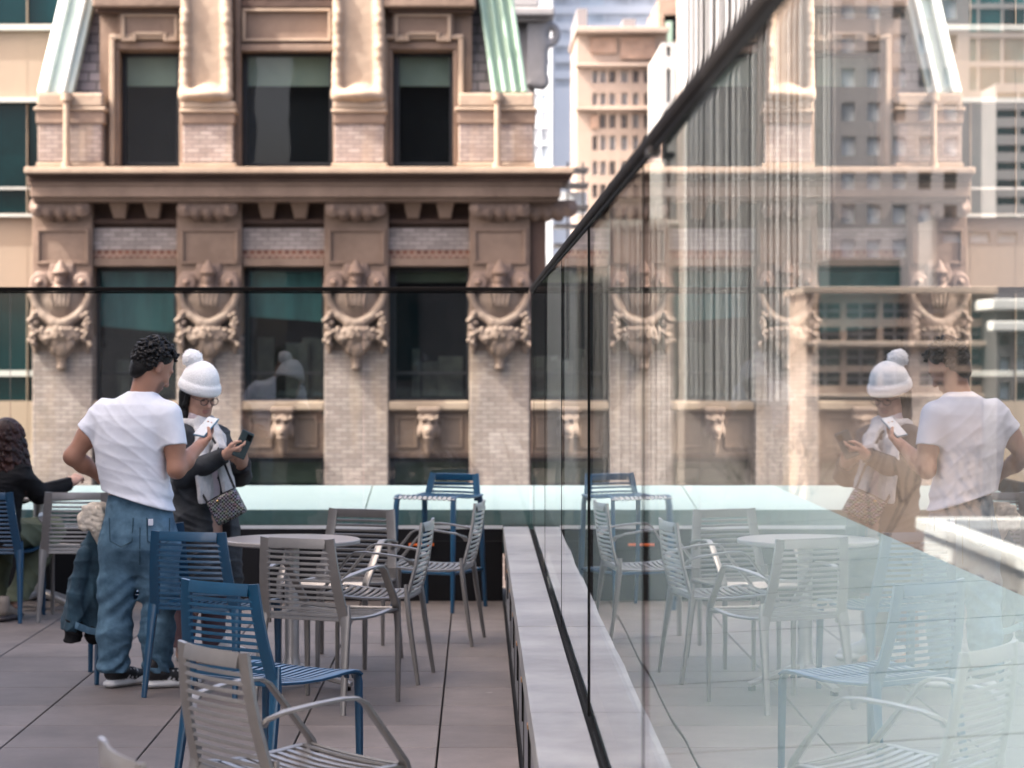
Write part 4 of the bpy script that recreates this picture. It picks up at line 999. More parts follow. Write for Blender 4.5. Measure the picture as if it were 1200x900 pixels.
def tweed():
    m=bpy.data.materials.new('tweed'); m.use_nodes=True; nt=m.node_tree; L=nt.links; b=nt.nodes['Principled BSDF']; b.inputs['Roughness'].default_value=.85
    tc=nd(nt,'ShaderNodeTexCoord'); v=nd(nt,'ShaderNodeTexChecker'); v.inputs['Scale'].default_value=100
    v.inputs['Color1'].default_value=(.50,.49,.49,1); v.inputs['Color2'].default_value=(.012,.012,.014,1)
    L.new(tc.outputs['Object'],v.inputs['Vector']); n=nd(nt,'ShaderNodeTexNoise'); n.inputs['Scale'].default_value=55; L.new(tc.outputs['Object'],n.inputs['Vector'])
    mm=nd(nt,'ShaderNodeMix',data_type='RGBA',blend_type='MULTIPLY'); mm.inputs[0].default_value=.8; L.new(v.outputs[0],mm.inputs[6]); L.new(n.outputs['Color'],mm.inputs[7]); L.new(mm.outputs[2],b.inputs['Base Color']); return m
M['tweed']=tweed(); M['leather']=mat('black_leather',(.012,.012,.013),.45,0,.3,20)
SKM=(.40,.205,.135); SKW=(.52,.30,.215); LIP=(.36,.165,.135)
def unit(v): v=Vector(v); v.normalize(); return v
def frame(f,upref=(0,0,1)):
    f=unit(f); r=f.cross(Vector(upref)); r.normalize(); u=r.cross(f); u.normalize(); return f,r,u
def head(s,c,f,neck,k=1.0,lip=1,neck_r=.055,female=False):
    f,r,u=frame(f); c=Vector(c); Rm=[f,r,u]
    L=lambda a,b,d: c+(f*a+r*b+u*d)*k
    s.ell(L(-.008,0,.025),(.096*k,.076*k,.098*k),.02,rot=Rm)
    s.ell(L(.030,0,-.045),(.066*k,.060*k,.082*k),.03,rot=Rm)
    s.ell(L(.060,0,-.108),(.028*k,.032*k,.022*k),.03,rot=Rm)
    for q in (-1,1): s.ell(L(.035,q*.036,-.085),(.04*k,.022*k,.03*k),.03,rot=Rm); s.ell(L(.066,q*.036,-.030),(.024*k,.022*k,.018*k),.02,rot=Rm)
    s.ell(L(.082,0,.018),(.014*k,.052*k,.014*k),.02,rot=Rm)
    for q in (-1,1): s.ell(L(.098,q*.031,-.004),(.016*k,.017*k,.010*k),.012,rot=Rm,op='s')
    for q in (-1,1): s.ell(L(.080,q*.031,-.005),(.013*k,.015*k,.011*k),.006,rot=Rm)
    s.cone(L(.090,0,.002),L(.112,0,-.036),.008*k,.0115*k,.012); s.ell(L(.108,0,-.041),(.014*k,.013*k,.010*k),.008,rot=Rm)
    for q in (-1,1): s.ell(L(.099,q*.012,-.044),(.010*k,.008*k,.007*k),.006,rot=Rm)
    s.ell(L(.090,0,-.070),(.012*k,.024*k,.006*k),.006,lip,rot=Rm); s.ell(L(.089,0,-.080),(.012*k,.020*k,.0065*k),.006,lip,rot=Rm)
    for q in (-1,1):
        s.ell(L(-.006,q*.079,-.015),(.019*k,.009*k,.031*k),.008,rot=Rm); s.ell(L(.0,q*.088,-.012),(.010*k,.006*k,.018*k),.005,rot=Rm,op='s')
    s.cone(neck,L(-.022,0,-.05),neck_r,neck_r*.92,.03); s.cone(neck,L(.01,0,-.08),neck_r*.85,neck_r*.7,.03)
    return f,r,u,L
def paint_face(s,L,k,f,r,u,brow=(.02,.012,.01),eye=(.03,.02,.018)):
    bl=[]
    for q in (-1,1):
        for t in np.linspace(-.018,.018,5): bl.append((L(.089,q*.031+t,.017-.15*abs(t)),(.012,.006,.0048),brow))
        bl.append((L(.092,q*.031,-.006),(.012,.012,.0045),eye))
    s.paint(bl)
def hand(s,wrist,d,n,side,sc=1.0,curl=(.35,.55,.45),thumb=.5,spread=.012,ci=0,wr=.026):
    """palm at the wrist pointing d, palm side n, thumb on side"""
    d=unit(d); n=Vector(n); n=unit(n-d*n.dot(d)); t=unit(side); t=unit(t-d*t.dot(d)-n*t.dot(n)); w=Vector(wrist)
    s.cone(w,w+d*.03*sc,wr,.026*sc,.015,ci); 
    s.box(w+d*.052*sc,(.044*sc,.040*sc,.014*sc),.012,.018,ci,rot=[d,t,n])
    ln=[(.038,.026,.020),(.043,.029,.021),(.040,.027,.020),(.031,.021,.018)]; of=[.029,.010,-.009,-.027]; rr=[.0088,.0090,.0086,.0078]
    for i in range(4):
        p=w+(d*(.088-.004*abs(i-1))+t*of[i])*sc; dd=unit(d+t*(1.2-i)*spread*3); a=0
        s.cone(w+(d*.05+t*of[i]*.7)*sc,p,.010*sc,rr[i]*1.05*sc,.008,ci)
        for j in range(3):
            a+=curl[j]*(1+.10*i); v=dd*math.cos(a)+n*math.sin(a); q=p+v*ln[i][j]*sc
            s.cone(p,q,rr[i]*(1-.07*j)*sc,rr[i]*(.93-.09*j)*sc,.0035,ci); p=q
    b=w+(d*.022+t*.026+n*.006)*sc; p=w+(d*.052+t*.050+n*.014)*sc; q=p+(d*.030+t*(.018-.03*thumb)+n*.022*thumb)*sc; e=q+(d*.024-t*.016*thumb+n*.012*thumb)*sc
    s.cone(b,p,.015*sc,.0115*sc,.012,ci); s.cone(p,q,.0112*sc,.010*sc,.005,ci); s.cone(q,e,.0098*sc,.008*sc,.004,ci)
def folds(amp,dirs,warp=2.2,seed=0):
    rr=np.random.default_rng(seed)
    ph=rr.uniform(0,6.28,(len(dirs),3))
    def fn(x,y,z):
        v=0
        for i,(dx,dy,dz,fq,am) in enumerate(dirs):
            q=(dx*x+dy*y+dz*z)*fq+warp*np.sin(x*7.1+z*4.3+ph[i,1])+warp*.6*np.sin(z*9.7-x*5+y*6+ph[i,2])+ph[i,0]
            mk=.5+.5*np.sin(x*6.3+z*5.7*(1 if i%2 else -1)+ph[i,2]*2)
            v=v+am*mk*(1-np.abs(np.sin(q)))**2
        return amp*v
    return fn
def uvS(name,c,r,mt,parent,n=24):
    m=MB(); c=Vector(c); m.lathe([(r*math.sin(R(a))+1e-4,r*-math.cos(R(a))) for a in np.linspace(0,180,n//2)],n=n); m.v=[(x+c.x,y+c.y,z+c.z) for x,y,z in m.v]
    return m.build(name,mt,parent,smooth=True,world=True)
def rbox(name,c,ax,half,mt,parent=None,bevel=.006,mi=None):
    """box in a frame ax=(a,b,c)"""
    a,b,d=[unit(q) for q in ax]; c=Vector(c); h=half; v=[]
    for z in (-1,1):
        for (x,y) in ((-1,-1),(1,-1),(1,1),(-1,1)): v.append(c+a*h[0]*x+b*h[1]*y+d*h[2]*z)
    m=MB(); m.hexa(v); return m.build(name,mt,parent,bevel=bevel,world=True,smooth=False)

# ---------------- standing man, back to the camera
YM=12.05
def m_(px,py,dy=0): return W(px,py,YM+dy)
man=thing('person','man in white t-shirt and blue jeans standing with his back turned, holding a phone','person',(-1.68,YM,0)); mo=man.location
s=SDF((-2.12,11.70,-.01),(-1.18,12.46,1.80),.0045)
neck=m_(165,466,0)
c=m_(180,429,.03)
f,r,u,L=head(s,c,(.68,.52,-.56),neck,1.02,1,.056)
S=lambda rows,k=1.0,YY=YM,dyf=lambda z:0:[(ZZ(py,YY),XX((a+b)/2,YY),YY+dy,(b-a)/2*YY/F*k,dp*k) for py,a,b,dy,dp in rows]
tor=[(470,138,184,0,.07),(480,122,199,0,.10),(500,115,203,0,.12),(520,113,197,.0,.125),(542,116,195,0,.118),(562,120,196,0,.115),(582,122,199,0,.12),(604,122,203,0,.13),(625,121,204,0,.125)]
s.slices(S(tor,.88),.04,rz=-.25)
lsh,lel,lwr=m_(121,486,.06),m_(85,535,.04),m_(116,557,.17)
rsh,rel,rwr=m_(201,490,-.06),m_(207,550,-.09),m_(232.5,523.5,.06)
s.chain([lsh,(lsh+lel)/2,lel],[.048,.052,.043],.03); s.chain([lel,lel*.6+lwr*.4,lwr],[.045,.044,.029],.02)
s.chain([rsh,(rsh+rel)/2,rel],[.048,.052,.044],.03); s.chain([rel,rel*.62+rwr*.38,rwr],[.046,.045,.028],.02)
hand(s,lwr,(m_(134,566,.21)-lwr),(.3,-.9,0),(0,.2,1),1.0,(.2,.25,.2),.3)
hd=m_(246,507,.17)-rwr
hand(s,rwr,hd,(-.35,-.25,.9),(.8,-.5,.2),1.0,(.28,.5,.45),.85,wr=.027)
hl,hr_=m_(143,622,.02),m_(184,622,-.02)
s.chain([hl,m_(137,705,.02),m_(133,792,.0)],[.085,.058,.032],.04); s.chain([hr_,m_(187,708,.0),m_(184,790,.0)],[.085,.058,.032],.04)
for a,b in ((m_(133,794,.02),(.08,.10)),(m_(184,793,.0),(.13,.05))): s.cone(a,Vector(a)+Vector((b[0],b[1],-.012)),.028,.02,.02)
body=s.mesh('body',M['skin'],man,[SKM,LIP],off=mo)
paint_face(s,L,1,f,r,u)
s.paint([(L(.06,q*.045,-.085),(.05,.025,.035),(.17,.09,.065)) for q in (-1,1)]+[(L(.085,0,-.10),(.03,.04,.02),(.17,.09,.065))])   # light stubble
# hair: tight dark curls
h=SDF((-1.84,11.84,1.43),(-1.42,12.28,1.80),.0031); hr=random.Random(5)
h.ell(L(-.022,0,.040),(.100,.084,.092),.01,rot=[f,r,u]); h.ell(L(-.060,0,-.015),(.055,.066,.075),.02,rot=[f,r,u]); h.ell(L(-.066,0,-.058),(.034,.054,.052),.02,rot=[f,r,u])
for i in range(1000):
    a=hr.uniform(0,2*math.pi); zz=hr.uniform(-.82,1); q=math.sqrt(1-zz*zz); n=f*(q*math.cos(a))+r*(q*math.sin(a))+u*zz
    nf,nr_,nu=n.dot(f),n.dot(r),n.dot(u)
    if nf>.30 and nu<.50: continue
    if nf>-.12 and nu<.10 and abs(nr_)>.4: continue
    if nf>.0 and nu<.0: continue
    if nu<-.80: continue
    p=L(-.012+.101*nf,.084*nr_,.030+.098*nu)+n*hr.uniform(-.002,.012+.004*max(nu,0)+.010*max(-nf,0)); rd=hr.uniform(.006,.012)
    h.ell(p,(rd,rd,rd*.85),.003)
for i in range(14):   # loose curls at the forehead and crown
    p=L(.055+hr.uniform(-.02,.02),hr.uniform(-.055,.055),.100+hr.uniform(-.015,.012)); rd=hr.uniform(.006,.010); h.ell(p,(rd,rd,rd),.003)
h.mesh('hair',M['hair'],man,smooth=1,off=mo)
# t-shirt
s=SDF((-2.08,11.72,.78),(-1.38,12.36,1.52),.0048)
sh=[(459,150,182,.0,.066),(466,138,190,0,.085),(474,124,197,0,.105),(486,114,204,0,.122),(500,111,205,0,.134),(520,110,200,.0,.138),(542,112,198,0,.132),(562,116,199,0,.130),(582,121,202,0,.138),(606,122,206,0,.15),(618,122,207,0,.15)]
s.slices(S(sh),.03,rz=-.25,p=2.25)
hl0=m_(99,504,.05); s.cone(m_(124,484,.055),m_(93,517,.05),.072,.058,.045,clip=[(hl0,unit(m_(85,523,.05)-m_(120,484,.055)))])
hr0=m_(206,521.5,-.08); s.cone(m_(196,487,-.055),m_(207,535,-.085),.074,.062,.045,clip=[(hr0,unit(m_(207,540,-.09)-m_(203,485,-.06)))])
s.disp(folds(.0048,[(.80,.1,.6,19,.8),(.62,.2,.75,34,.6),(-.55,.2,.8,22,.6),(.3,.1,.95,40,.45),(.9,.1,-.2,47,.3)],1.3,3))
s.disp(lambda x,y,z: .006*np.exp(-((z-ZZ(590,YM))/.06)**2)*np.sin(z*70+30*x+2*np.sin(x*13)))
a,b=m_(122,577,-.1),m_(204,601,-.1); tdir=unit(b-a); s.clipplane(a,unit(Vector((tdir.z,0,-tdir.x))))
cn=m_(168,455,.02); s.ell(cn,(.062,.062,.05),.008,op='s')
for a in ():
    q0,q1=[cn+Vector((.066*math.cos(R(b)),.062*math.sin(R(b)),-.012-.022*math.cos(R(b))-.006*math.sin(R(b)))) for b in (a,a+15)]; s.cone(q0,q1,.0085,.0085,.004)
s.mesh('t_shirt',M['tee'],man,smooth=1,off=mo)
# neckband
# jeans
s=SDF((-2.02,11.76,.02),(-1.36,12.36,.96),.0052)
jn=[(580,127,198,0,.112),(604,123,203,0,.128),(625,119,207,-.005,.146),(642,118,208,-.005,.146),(656,122,204,0,.125),(672,132,196,0,.08)]
s.slices(S(jn),.03,rz=-.2,p=2.4)
s.chain([m_(141,640,.0),m_(137,690,.0),m_(134.5,740,.0),m_(132.5,797,.0)],[.098,.089,.080,.076],.05)
s.chain([m_(186,640,-.02),m_(187,690,.0),m_(184,740,.0),m_(184,793,.0)],[.097,.088,.079,.074],.05)
s.cone(m_(163.5,672,-.2),m_(161,800,-.2),.003,.008,.03,op='s'); s.cone(m_(162.5,668,0),m_(160,800,0),.012,.028,.03,op='s')
s.disp(folds(.0048,[(.5,.2,.85,26,1),(-.6,.2,.8,30,.9),(.15,.4,1,48,.6),(.9,0,.3,17,.5)],1.5,9))
s.disp(lambda x,y,z: .009*np.exp(-((z-.07)/.09)**2)*np.sin(z*85+20*x+6*np.sin(x*13+y*9))+.005*np.exp(-((z-.42)/.10)**2)*np.sin(z*70+8*np.sin(x*9)))
s.clipplane((0,0,ZZ(787,YM)),(0,0,-1))
jeans=s.mesh('jeans',M['denim'],man,smooth=1,off=mo)
def on_surface(px,py,y0,ob_min): return W(px,py,y0)
rbox('label_patch',m_(176.5,612,-.155),((1,.25,0),(0,0,1),(-.25,1,0)),(.012,.016,.004),M['tee'],man,.002)
m=MB(); m.sweep([m_(164,618,-.153),m_(164,640,-.158),m_(163.5,662,-.140)],(0,-1,0),.006,.004,6); m.build('seam',M['denim_dark'],man,world=True)
for x0,x1 in ((128,156),(172,199)):
    m=MB(); P=[m_(x0,607,-.141),m_(x0+1,634,-.158),m_((x0+x1)/2,641,-.160),m_(x1-1,634,-.150),m_(x1,607,-.135)]; m.sweep(P,(0,-1,0),.005,.012,6); m.build('back_pocket',M['denim_dark'],man,world=True)
# shoes
def shoe(heel,ang,Ls,parent,off,cu=(.012,.012,.014),cs=(.70,.70,.68),stripes=0,h=.0042,name='shoe'):
    d=Vector((math.cos(ang),math.sin(ang),0)); sd=Vector((-d.y,d.x,0)); hx=Vector(heel); e=.06
    lo=[min(hx[i],hx[i]+d[i]*Ls)-.08 for i in range(2)]+[-.005]; hi=[max(hx[i],hx[i]+d[i]*Ls)+.08 for i in range(2)]+[.16]
    s=SDF(lo,hi,h)
    P=lambda t,z,q=0: hx+d*(t*Ls)+sd*q+Vector((0,0,z))
    s.chain([P(.12,.075),P(.3,.07),P(.55,.052),P(.84,.043)],[.036,.038,.038,.03],.02,0); s.cone(P(.13,.07),P(.14,.115),.036,.042,.02,0); s.cone(P(.16,.10),P(.17,.135),.040,.041,.01,0)
    t=SDF(lo,hi,h)
    t.chain([P(.10,.02),P(.4,.02),P(.72,.02),P(.88,.024)],[.041,.038,.046,.036],.02,1,sq=((0,0,1),1.9))
    A=t.d; s.c=np.where(A<s.d,1,s.c); k=.004; hh=np.maximum(k-np.abs(A-s.d),0)/k; s.d=np.minimum(A,s.d)-hh*hh*k*.25
    s.clipplane((0,0,0),(0,0,-1)); o=s.mesh(name,M['shoe'],parent,[cu,cs],smooth=1,off=off)
    bl=[]
    for i in range(stripes):
        for j in range(5): bl.append((P(.40+.085*i+.02*j,.045+.009*j,-.036+.003*j),(.007,.007,.007),(.75,.75,.75)))
        for j in range(5): bl.append((P(.40+.085*i+.02*j,.045+.009*j,.036-.003*j),(.007,.007,.007),(.75,.75,.75)))
    if bl: s.paint(bl)
    return o
shoe(m_(124,803,-.03)*Vector((1,1,0)) if False else Vector((XX(127,YM),YM-.05,0)),R(52),.285,man,mo,stripes=3)
shoe(Vector((XX(171,YM),YM-.055,0)),R(22),.29,man,mo,stripes=3)
# phone in his hand
pc=rwr+unit(hd)*.105+Vector((-.004,-.01,.045))
La=unit((.47,.62,.62)); Wa=unit(Vector((.8,-.5,-.15))-La*Vector((.8,-.5,-.15)).dot(La)); Na=La.cross(Wa); Na=Na if Na.z>0 else -Na
ph=rbox('phone',pc,(La,Wa,Na),(.072,.036,.0045),M['phone_case'],None,.004); tag(ph,'pale blue phone held up in the right hand of the man in the t-shirt','phone')
sc_=rbox('screen',pc+Na*.0052,(La,Wa,Na),(.067,.032,.0006),M['screen'],None,0); sc_.parent=ph

# ---------------- woman with white bobble hat
YW=13.12
def w_(px,py,dy=0): return W(px,py,YW+dy)
wo=thing('person','woman in white pompom hat, glasses, pale scarf and black coat reading her phone','person',(-1.48,YW,0)); wl=wo.location
fw=Vector((.60,-.72,-.32)); hdg=unit((.8,-.6,0)); rt=Vector((-.6,-.8,0))     # body heading, and her right
s=SDF((-1.74,12.62,-.01),(-1.12,13.50,1.56),.0045)
c=w_(234,461.5,0); neck=w_(230,500,.02)
f,r,u,L=head(s,c,fw,neck,.97,1,.048)
SW=lambda rows,k=1.0:[(ZZ(py,YW),XX(x,YW),YW+dy,a*k,b*k) for py,x,dy,a,b in rows]
rzb=math.atan2(-.6,.8)+math.pi/2   # section wide axis across the body
bodyS=[(505,231,0,.16,.085),(530,232,0,.165,.10),(560,234,0,.15,.10),(600,238,0,.165,.115),(640,240,0,.175,.12)]
s.slices(SW(bodyS,.86),.04,rz=rzb)
rs,re,rw_=w_(214,511,-.11),w_(216,556,-.16),w_(264,533,-.27)
ls,le,lw_=w_(253,511,.12),w_(281,557,.08),w_(284,543,-.13)
s.chain([rs,re],[.045,.038],.02); s.chain([re,rw_],[.038,.026],.02); s.chain([ls,le],[.045,.038],.02); s.chain([le,lw_],[.038,.026],.02)
pcw=w_(284,522,-.26)
hand(s,rw_,w_(281,529,-.28)-rw_,(.35,.55,.7),(.2,-.3,.9),.95,(.45,.7,.5),.5,wr=.024)
hand(s,lw_,w_(281,527,-.22)-lw_,(-.2,-.3,.6),(-.5,-.6,.4),.95,(.5,.75,.5),.6,wr=.024)
s.chain([w_(232,640,0),w_(222,710,-.02),w_(214,765,-.03)],[.08,.055,.038],.03); s.chain([w_(250,640,.05),w_(250,710,.05),w_(250,765,.05)],[.08,.055,.038],.03)
for a in (w_(214,768,-.03),w_(250,768,.05)): s.cone(a,a+Vector((.08,-.1,-.02)),.03,.026,.02)
s.mesh('body',M['skin'],wo,[SKW,LIP],off=wl); paint_face(s,L,1,f,r,u)
# hair under the hat, falling behind the neck
h=SDF((-1.70,12.86,1.14),(-1.30,13.40,1.50),.0045); hr=random.Random(9)
h.ell(L(-.03,0,.005),(.085,.083,.085),.02,rot=[f,r,u])
for i in range(16):
    a=R(hr.uniform(115,245)); p=L(.085*math.cos(a),.085*math.sin(a),-.01); q=p+Vector((hr.uniform(-.02,.02),hr.uniform(-.02,.02),-.12)); e=q+Vector((hr.uniform(-.03,.03),hr.uniform(-.02,.03),-.07)); h.chain([p,q,e],[.026,.022,.012],.012)
for q in (-1,1): h.chain([L(-.0,q*.078,.02),L(.004,q*.08,-.06),L(-.03,q*.075,-.13)],[.014,.016,.012],.01)
h.mesh('hair',M['hair'],wo,smooth=1,off=wl)
# bobble hat
h=SDF((-1.76,12.88,1.32),(-1.26,13.38,1.70),.0045)
hb_=L(-.012,0,.060); ux=unit(u+Vector((-.05,0,.35)))
h.ell(L(-.016,0,.064),(.112,.102,.118),.02,rot=[f,r,u])
h.clipplane(hb_-u*.035,-u)
fx,rx=f,r
for a in range(0,360,10):
    p=hb_-u*.026+(f*math.cos(R(a))*.103+r*math.sin(R(a))*.093); q=hb_-u*.026+(f*math.cos(R(a+10))*.103+r*math.sin(R(a+10))*.093); h.cone(p,q,.019,.019,.012); h.cone(p+u*.02,q+u*.02,.014,.014,.015)
pp=w_(225.5,420.5,.0); 
h.mesh('bobble_hat',M['knit'],wo,smooth=1,off=wl)
h=SDF(tuple(pp-Vector((.085,)*3)),tuple(pp+Vector((.085,)*3)),.0042); h.ell(pp,(.052,.052,.052),.01)
for i in range(160):
    n=unit((hr.gauss(0,1),hr.gauss(0,1),hr.gauss(0,1))); h.cone(pp+n*.045,pp+n*hr.uniform(.055,.063),.006,.002,.004)
h.mesh('pompom',M['knit'],wo,smooth=1,off=wl)
# glasses
m=MB()
for q in (-1,1): m.sweep([L(.108-.25*abs(t_)*.03,q*.033+.024*math.cos(a),-.010+.019*math.sin(a)) for a in np.linspace(0,2*math.pi,20,endpoint=False) for t_ in [0]],(f.x,f.y,f.z),.0045,.0045,6,1,closed=True)
m.sweep([L(.110,-.010,-.004),L(.113,0,-.002),L(.110,.010,-.004)],tuple(u),.004,.004,6)
for q in (-1,1): m.sweep([L(.106,q*.057,-.004),L(.06,q*.079,-.002),L(-.01,q*.083,-.004)],tuple(u),.005,.003,6)
m.build('glasses',M['frame_dark'],wo,smooth='auto',world=True)
# pale top, coat, scarf
s=SDF((-1.74,12.78,.74),(-1.18,13.46,1.34),.005)
s.slices(SW([(494,231,.01,.058,.056),(500,231,.01,.085,.075)]+bodyS[:4],.95),.02,rz=rzb)
s.cone(w_(230,502,.01),w_(232,490,.0),.062,.056,.015)
s.ell(w_(233,486,-.01),(.045,.045,.03),.006,op='s')
s.disp(folds(.006,[(.5,.4,.8,30,1),(-.3,.3,.9,40,.7)],1.4,4)); s.mesh('pale_top',M['sweater'],wo,smooth=1,off=wl)
s=SDF((-1.80,12.60,.34),(-1.10,13.55,1.30),.0052)
ct=[(498,231,.02,.10,.07),(506,231,.01,.175,.105),(530,232,0,.19,.125),(560,235,0,.18,.128),(600,241,0,.205,.145),(640,243,0,.22,.15),(692,243,0,.225,.15)]
s.slices(SW(ct),.03,rz=rzb)
s.chain([rs,re],[.066,.060],.04); s.cone(re,rw_,.060,.043,.02,clip=[(rw_-unit(rw_-re)*.005,unit(rw_-re))])
s.chain([ls,le],[.066,.060],.04); s.cone(le,lw_,.060,.045,.02,clip=[(lw_-unit(lw_-le)*.005,unit(lw_-le))])
ctr=w_(233,560,0); fc=Vector((hdg.x,hdg.y,0))
s.box(ctr+fc*.19+Vector((0,0,.03)),(.10,.062,.36),.01,.015,rot=[fc,Vector((fc.y,-fc.x,0)),Vector((0,0,1))],op='s')
s.disp(folds(.010,[(.4,.3,.86,26,1),(-.5,.2,.8,31,.8),(.1,.2,1,45,.5)],1.4,6)); s.mesh('coat',M['coat_grey'],wo,smooth=1,off=wl)
s=SDF((-1.74,12.66,.86),(-1.12,13.40,1.34),.0045)
cx_=w_(231,497,.01)
for a in range(0,360,15):
    p=cx_+hdg*math.cos(R(a))*.068+rt*math.sin(R(a))*.078; q=cx_+hdg*math.cos(R(a+15))*.068+rt*math.sin(R(a+15))*.078; s.cone(p,q,.028,.028,.012)
for sg,e1,e2,wd in ((1,w_(236,545,-.20),w_(242,588,-.20),.05),(-1,w_(258,530,-.17),w_(268,572,-.19),.045)):
    a0_=cx_+hdg*.062+rt*.045*sg+Vector((0,0,.005)); nn=unit(hdg+Vector((0,-.3,0)))
    s.chain([a0_,a0_*.45+e1*.55+hdg*.02,e1,e2],[.040,wd,wd,wd*.95],.015,sq=(nn,2.6))
s.disp(folds(.008,[(1,.4,.15,62,1),(.9,.5,-.2,45,.7)],.9,8)); s.mesh('scarf',M['scarf'],wo,smooth=1,off=wl)
# trousers and trainers
s=SDF((-1.74,12.86,.03),(-1.18,13.45,.60),.006)
s.chain([w_(226,650,0),w_(218,705,-.02),w_(213,768,-.03)],[.085,.072,.058],.02); s.chain([w_(250,650,.05),w_(250,705,.05),w_(250,768,.05)],[.085,.072,.058],.02)
s.clipplane((0,0,.075),(0,0,-1)); s.disp(folds(.007,[(.3,.2,.9,40,1)],1.5,2)); s.mesh('trousers',mat('dusty_plum_trousers',(.11,.065,.075),.85,0,.15,9),wo,smooth=1,off=wl)
shoe(Vector((XX(210,YW),YW-.0,0)),R(-38),.25,wo,wl,(.62,.60,.58),(.72,.70,.67)); shoe(Vector((XX(246,YW),YW+.07,0)),R(-30),.25,wo,wl,(.62,.60,.58),(.72,.70,.67))
# her phone
La=unit((.30,.10,.72)); Wa=unit(Vector((.75,.2,-.3))-La*Vector((.75,.2,-.3)).dot(La)); Na=La.cross(Wa)
if Na.y>0: Na=-Na
pcw=w_(285,521,-.285)
ph2=rbox('phone',pcw,(La,Wa,Na),(.074,.036,.0045),M['phone_dark'],None,.004); tag(ph2,'dark phone held in both hands by the woman in the pompom hat','phone')
q=rbox('camera_bump',pcw+La*.045+Wa*.015+Na*.006,(La,Wa,Na),(.016,.014,.0016),M['slot'],None,.001); q.parent=ph2
# shoulder bag
A_=unit(Vector((32,0,16.5))); B_=unit(Vector((16.5,0,-32))); A3=unit(Vector((A_.x,-.18,A_.z))); N3=unit(A3.cross(B_)); 
bc=w_(266,594,-.27)
bag=rbox('handbag',bc,(A3,B_,N3),(.088,.072,.032),M['tweed'],None,.018); tag(bag,'small black and white tweed handbag hanging from the woman in the pompom hat','handbag')
bag.modifiers['Bevel'].segments=4
Nf=N3 if N3.y<0 else -N3
uvS('clasp',bc-B_*.050-A3*.02+Nf*.036,.0075,M['gold'],None).parent=bag
m=MB(); m.sweep([bc-A3*.088-B_*.070+Nf*.004,bc-B_*.074,bc+A3*.088-B_*.070+Nf*.004],tuple(B_),.05,.008,6); q=m.build('top_trim',M['leather'],None); q.parent=bag
m=MB(); m.sweep([bc+A3*.084-B_*.068,w_(268,556,-.24),w_(258,530,-.22),w_(246,508,-.13),w_(236,499,.0)],tuple(Nf),.014,.004,6); q=m.build('strap',M['leather'],None,smooth='auto'); q.parent=bag
m=MB(); m.sweep([bc-A3*.086-B_*.066,w_(232,570,-.20),w_(222,540,-.16),w_(216,512,-.12),w_(224,498,.03)],tuple(Nf),.014,.004,6); q=m.build('strap',M['leather'],None,smooth='auto'); q.parent=bag

# ---------------- seated woman at the left edge
YS=15.07
def s_(px,py,dy=0): return W(px,py,YS+dy)
se=thing('person','woman with long dark curly hair in a black jacket seated at the left edge','person',(-3.02,YS,0)); sl_=se.location
s=SDF((-3.35,14.66,-.01),(-2.40,15.85,1.34),.0055)
c=s_(9,515,.04); f,r,u,L=head(s,c,(.62,.78,-.12),s_(5,545,0),.97,1,.05)
hip=Vector((-3.02,15.10,.53)); sh_c=s_(2,562,.0)
s.slices([(.45,-3.02,15.10,.15,.12),(.62,-3.02,15.08,.135,.11),(.80,-3.01,15.08,.15,.11),(.90,-2.98,15.08,.16,.09),(.96,-2.96,15.08,.07,.06)],.04,rz=-.45)
rs,re,rw_=s_(24,557,-.06),s_(46,579,.10),s_(83,566,.26)
ls,le,lw_=s_(-22,557,.08),s_(-18,592,.3),s_(30,582,.5)
s.chain([rs,re],[.045,.038],.02); s.chain([re,rw_],[.038,.025],.02); s.chain([ls,le],[.045,.038],.02); s.chain([le,lw_],[.038,.025],.02)
hand(s,rw_,s_(92,558,.32)-rw_,(-.2,.3,-.8),(-.5,.6,.3),.95,(.5,.8,.6),.6,wr=.024); hand(s,lw_,s_(50,584,.5)-lw_,(0,0,-1),(0,-1,0),.95,(.2,.3,.2),.3,wr=.024)
kn=Vector((-2.74,15.50,.53)); an=Vector((-2.90,15.10,.10)); kn2=Vector((-3.05,15.55,.53)); an2=Vector((-3.06,15.3,.10))
s.chain([Vector((-2.95,15.12,.52)),kn],[.08,.06],.03); s.chain([kn,an],[.055,.035],.02); s.chain([Vector((-3.08,15.12,.52)),kn2],[.08,.06],.03); s.chain([kn2,an2],[.055,.035],.02)
for a in (an,an2): s.cone(a,a+Vector((-.05,.12,-.05)),.03,.026,.02)
s.mesh('body',M['skin'],se,[SKW,LIP],off=sl_); paint_face(s,L,1,f,r,u)
h=SDF((-3.32,14.78,.78),(-2.62,15.40,1.34),.0055); hr=random.Random(21)
h.ell(L(-.012,0,.040),(.105,.092,.10),.02,rot=[f,r,u])
for i in range(64):
    a=R(hr.uniform(60,300)); el=hr.uniform(-.2,.9); p=L(.10*math.cos(a)*math.sqrt(1-el*el*.6),.095*math.sin(a)*math.sqrt(1-el*el*.6),.03+.09*el); q=Vector(p)
    out=unit(Vector((p.x-c.x,p.y-c.y,0))+Vector((.001,0,0))); ln=hr.uniform(.22,.38); k=0; prev=q; ph0=hr.uniform(0,6.28)
    while k<ln:
        k+=.022; z=p.z-k; wv=Vector((math.cos(k*95+ph0),math.sin(k*95+ph0),0))*.013; ex=out*min(.05,k*.22)
        nq=Vector((p.x,p.y,z))+ex+wv; h.cone(prev,nq,.013,.012,.004); prev=nq
h.mesh('hair',M['hair_red'],se,smooth=1,off=sl_)
s=SDF((-3.42,14.66,.44),(-2.46,15.85,1.05),.006)
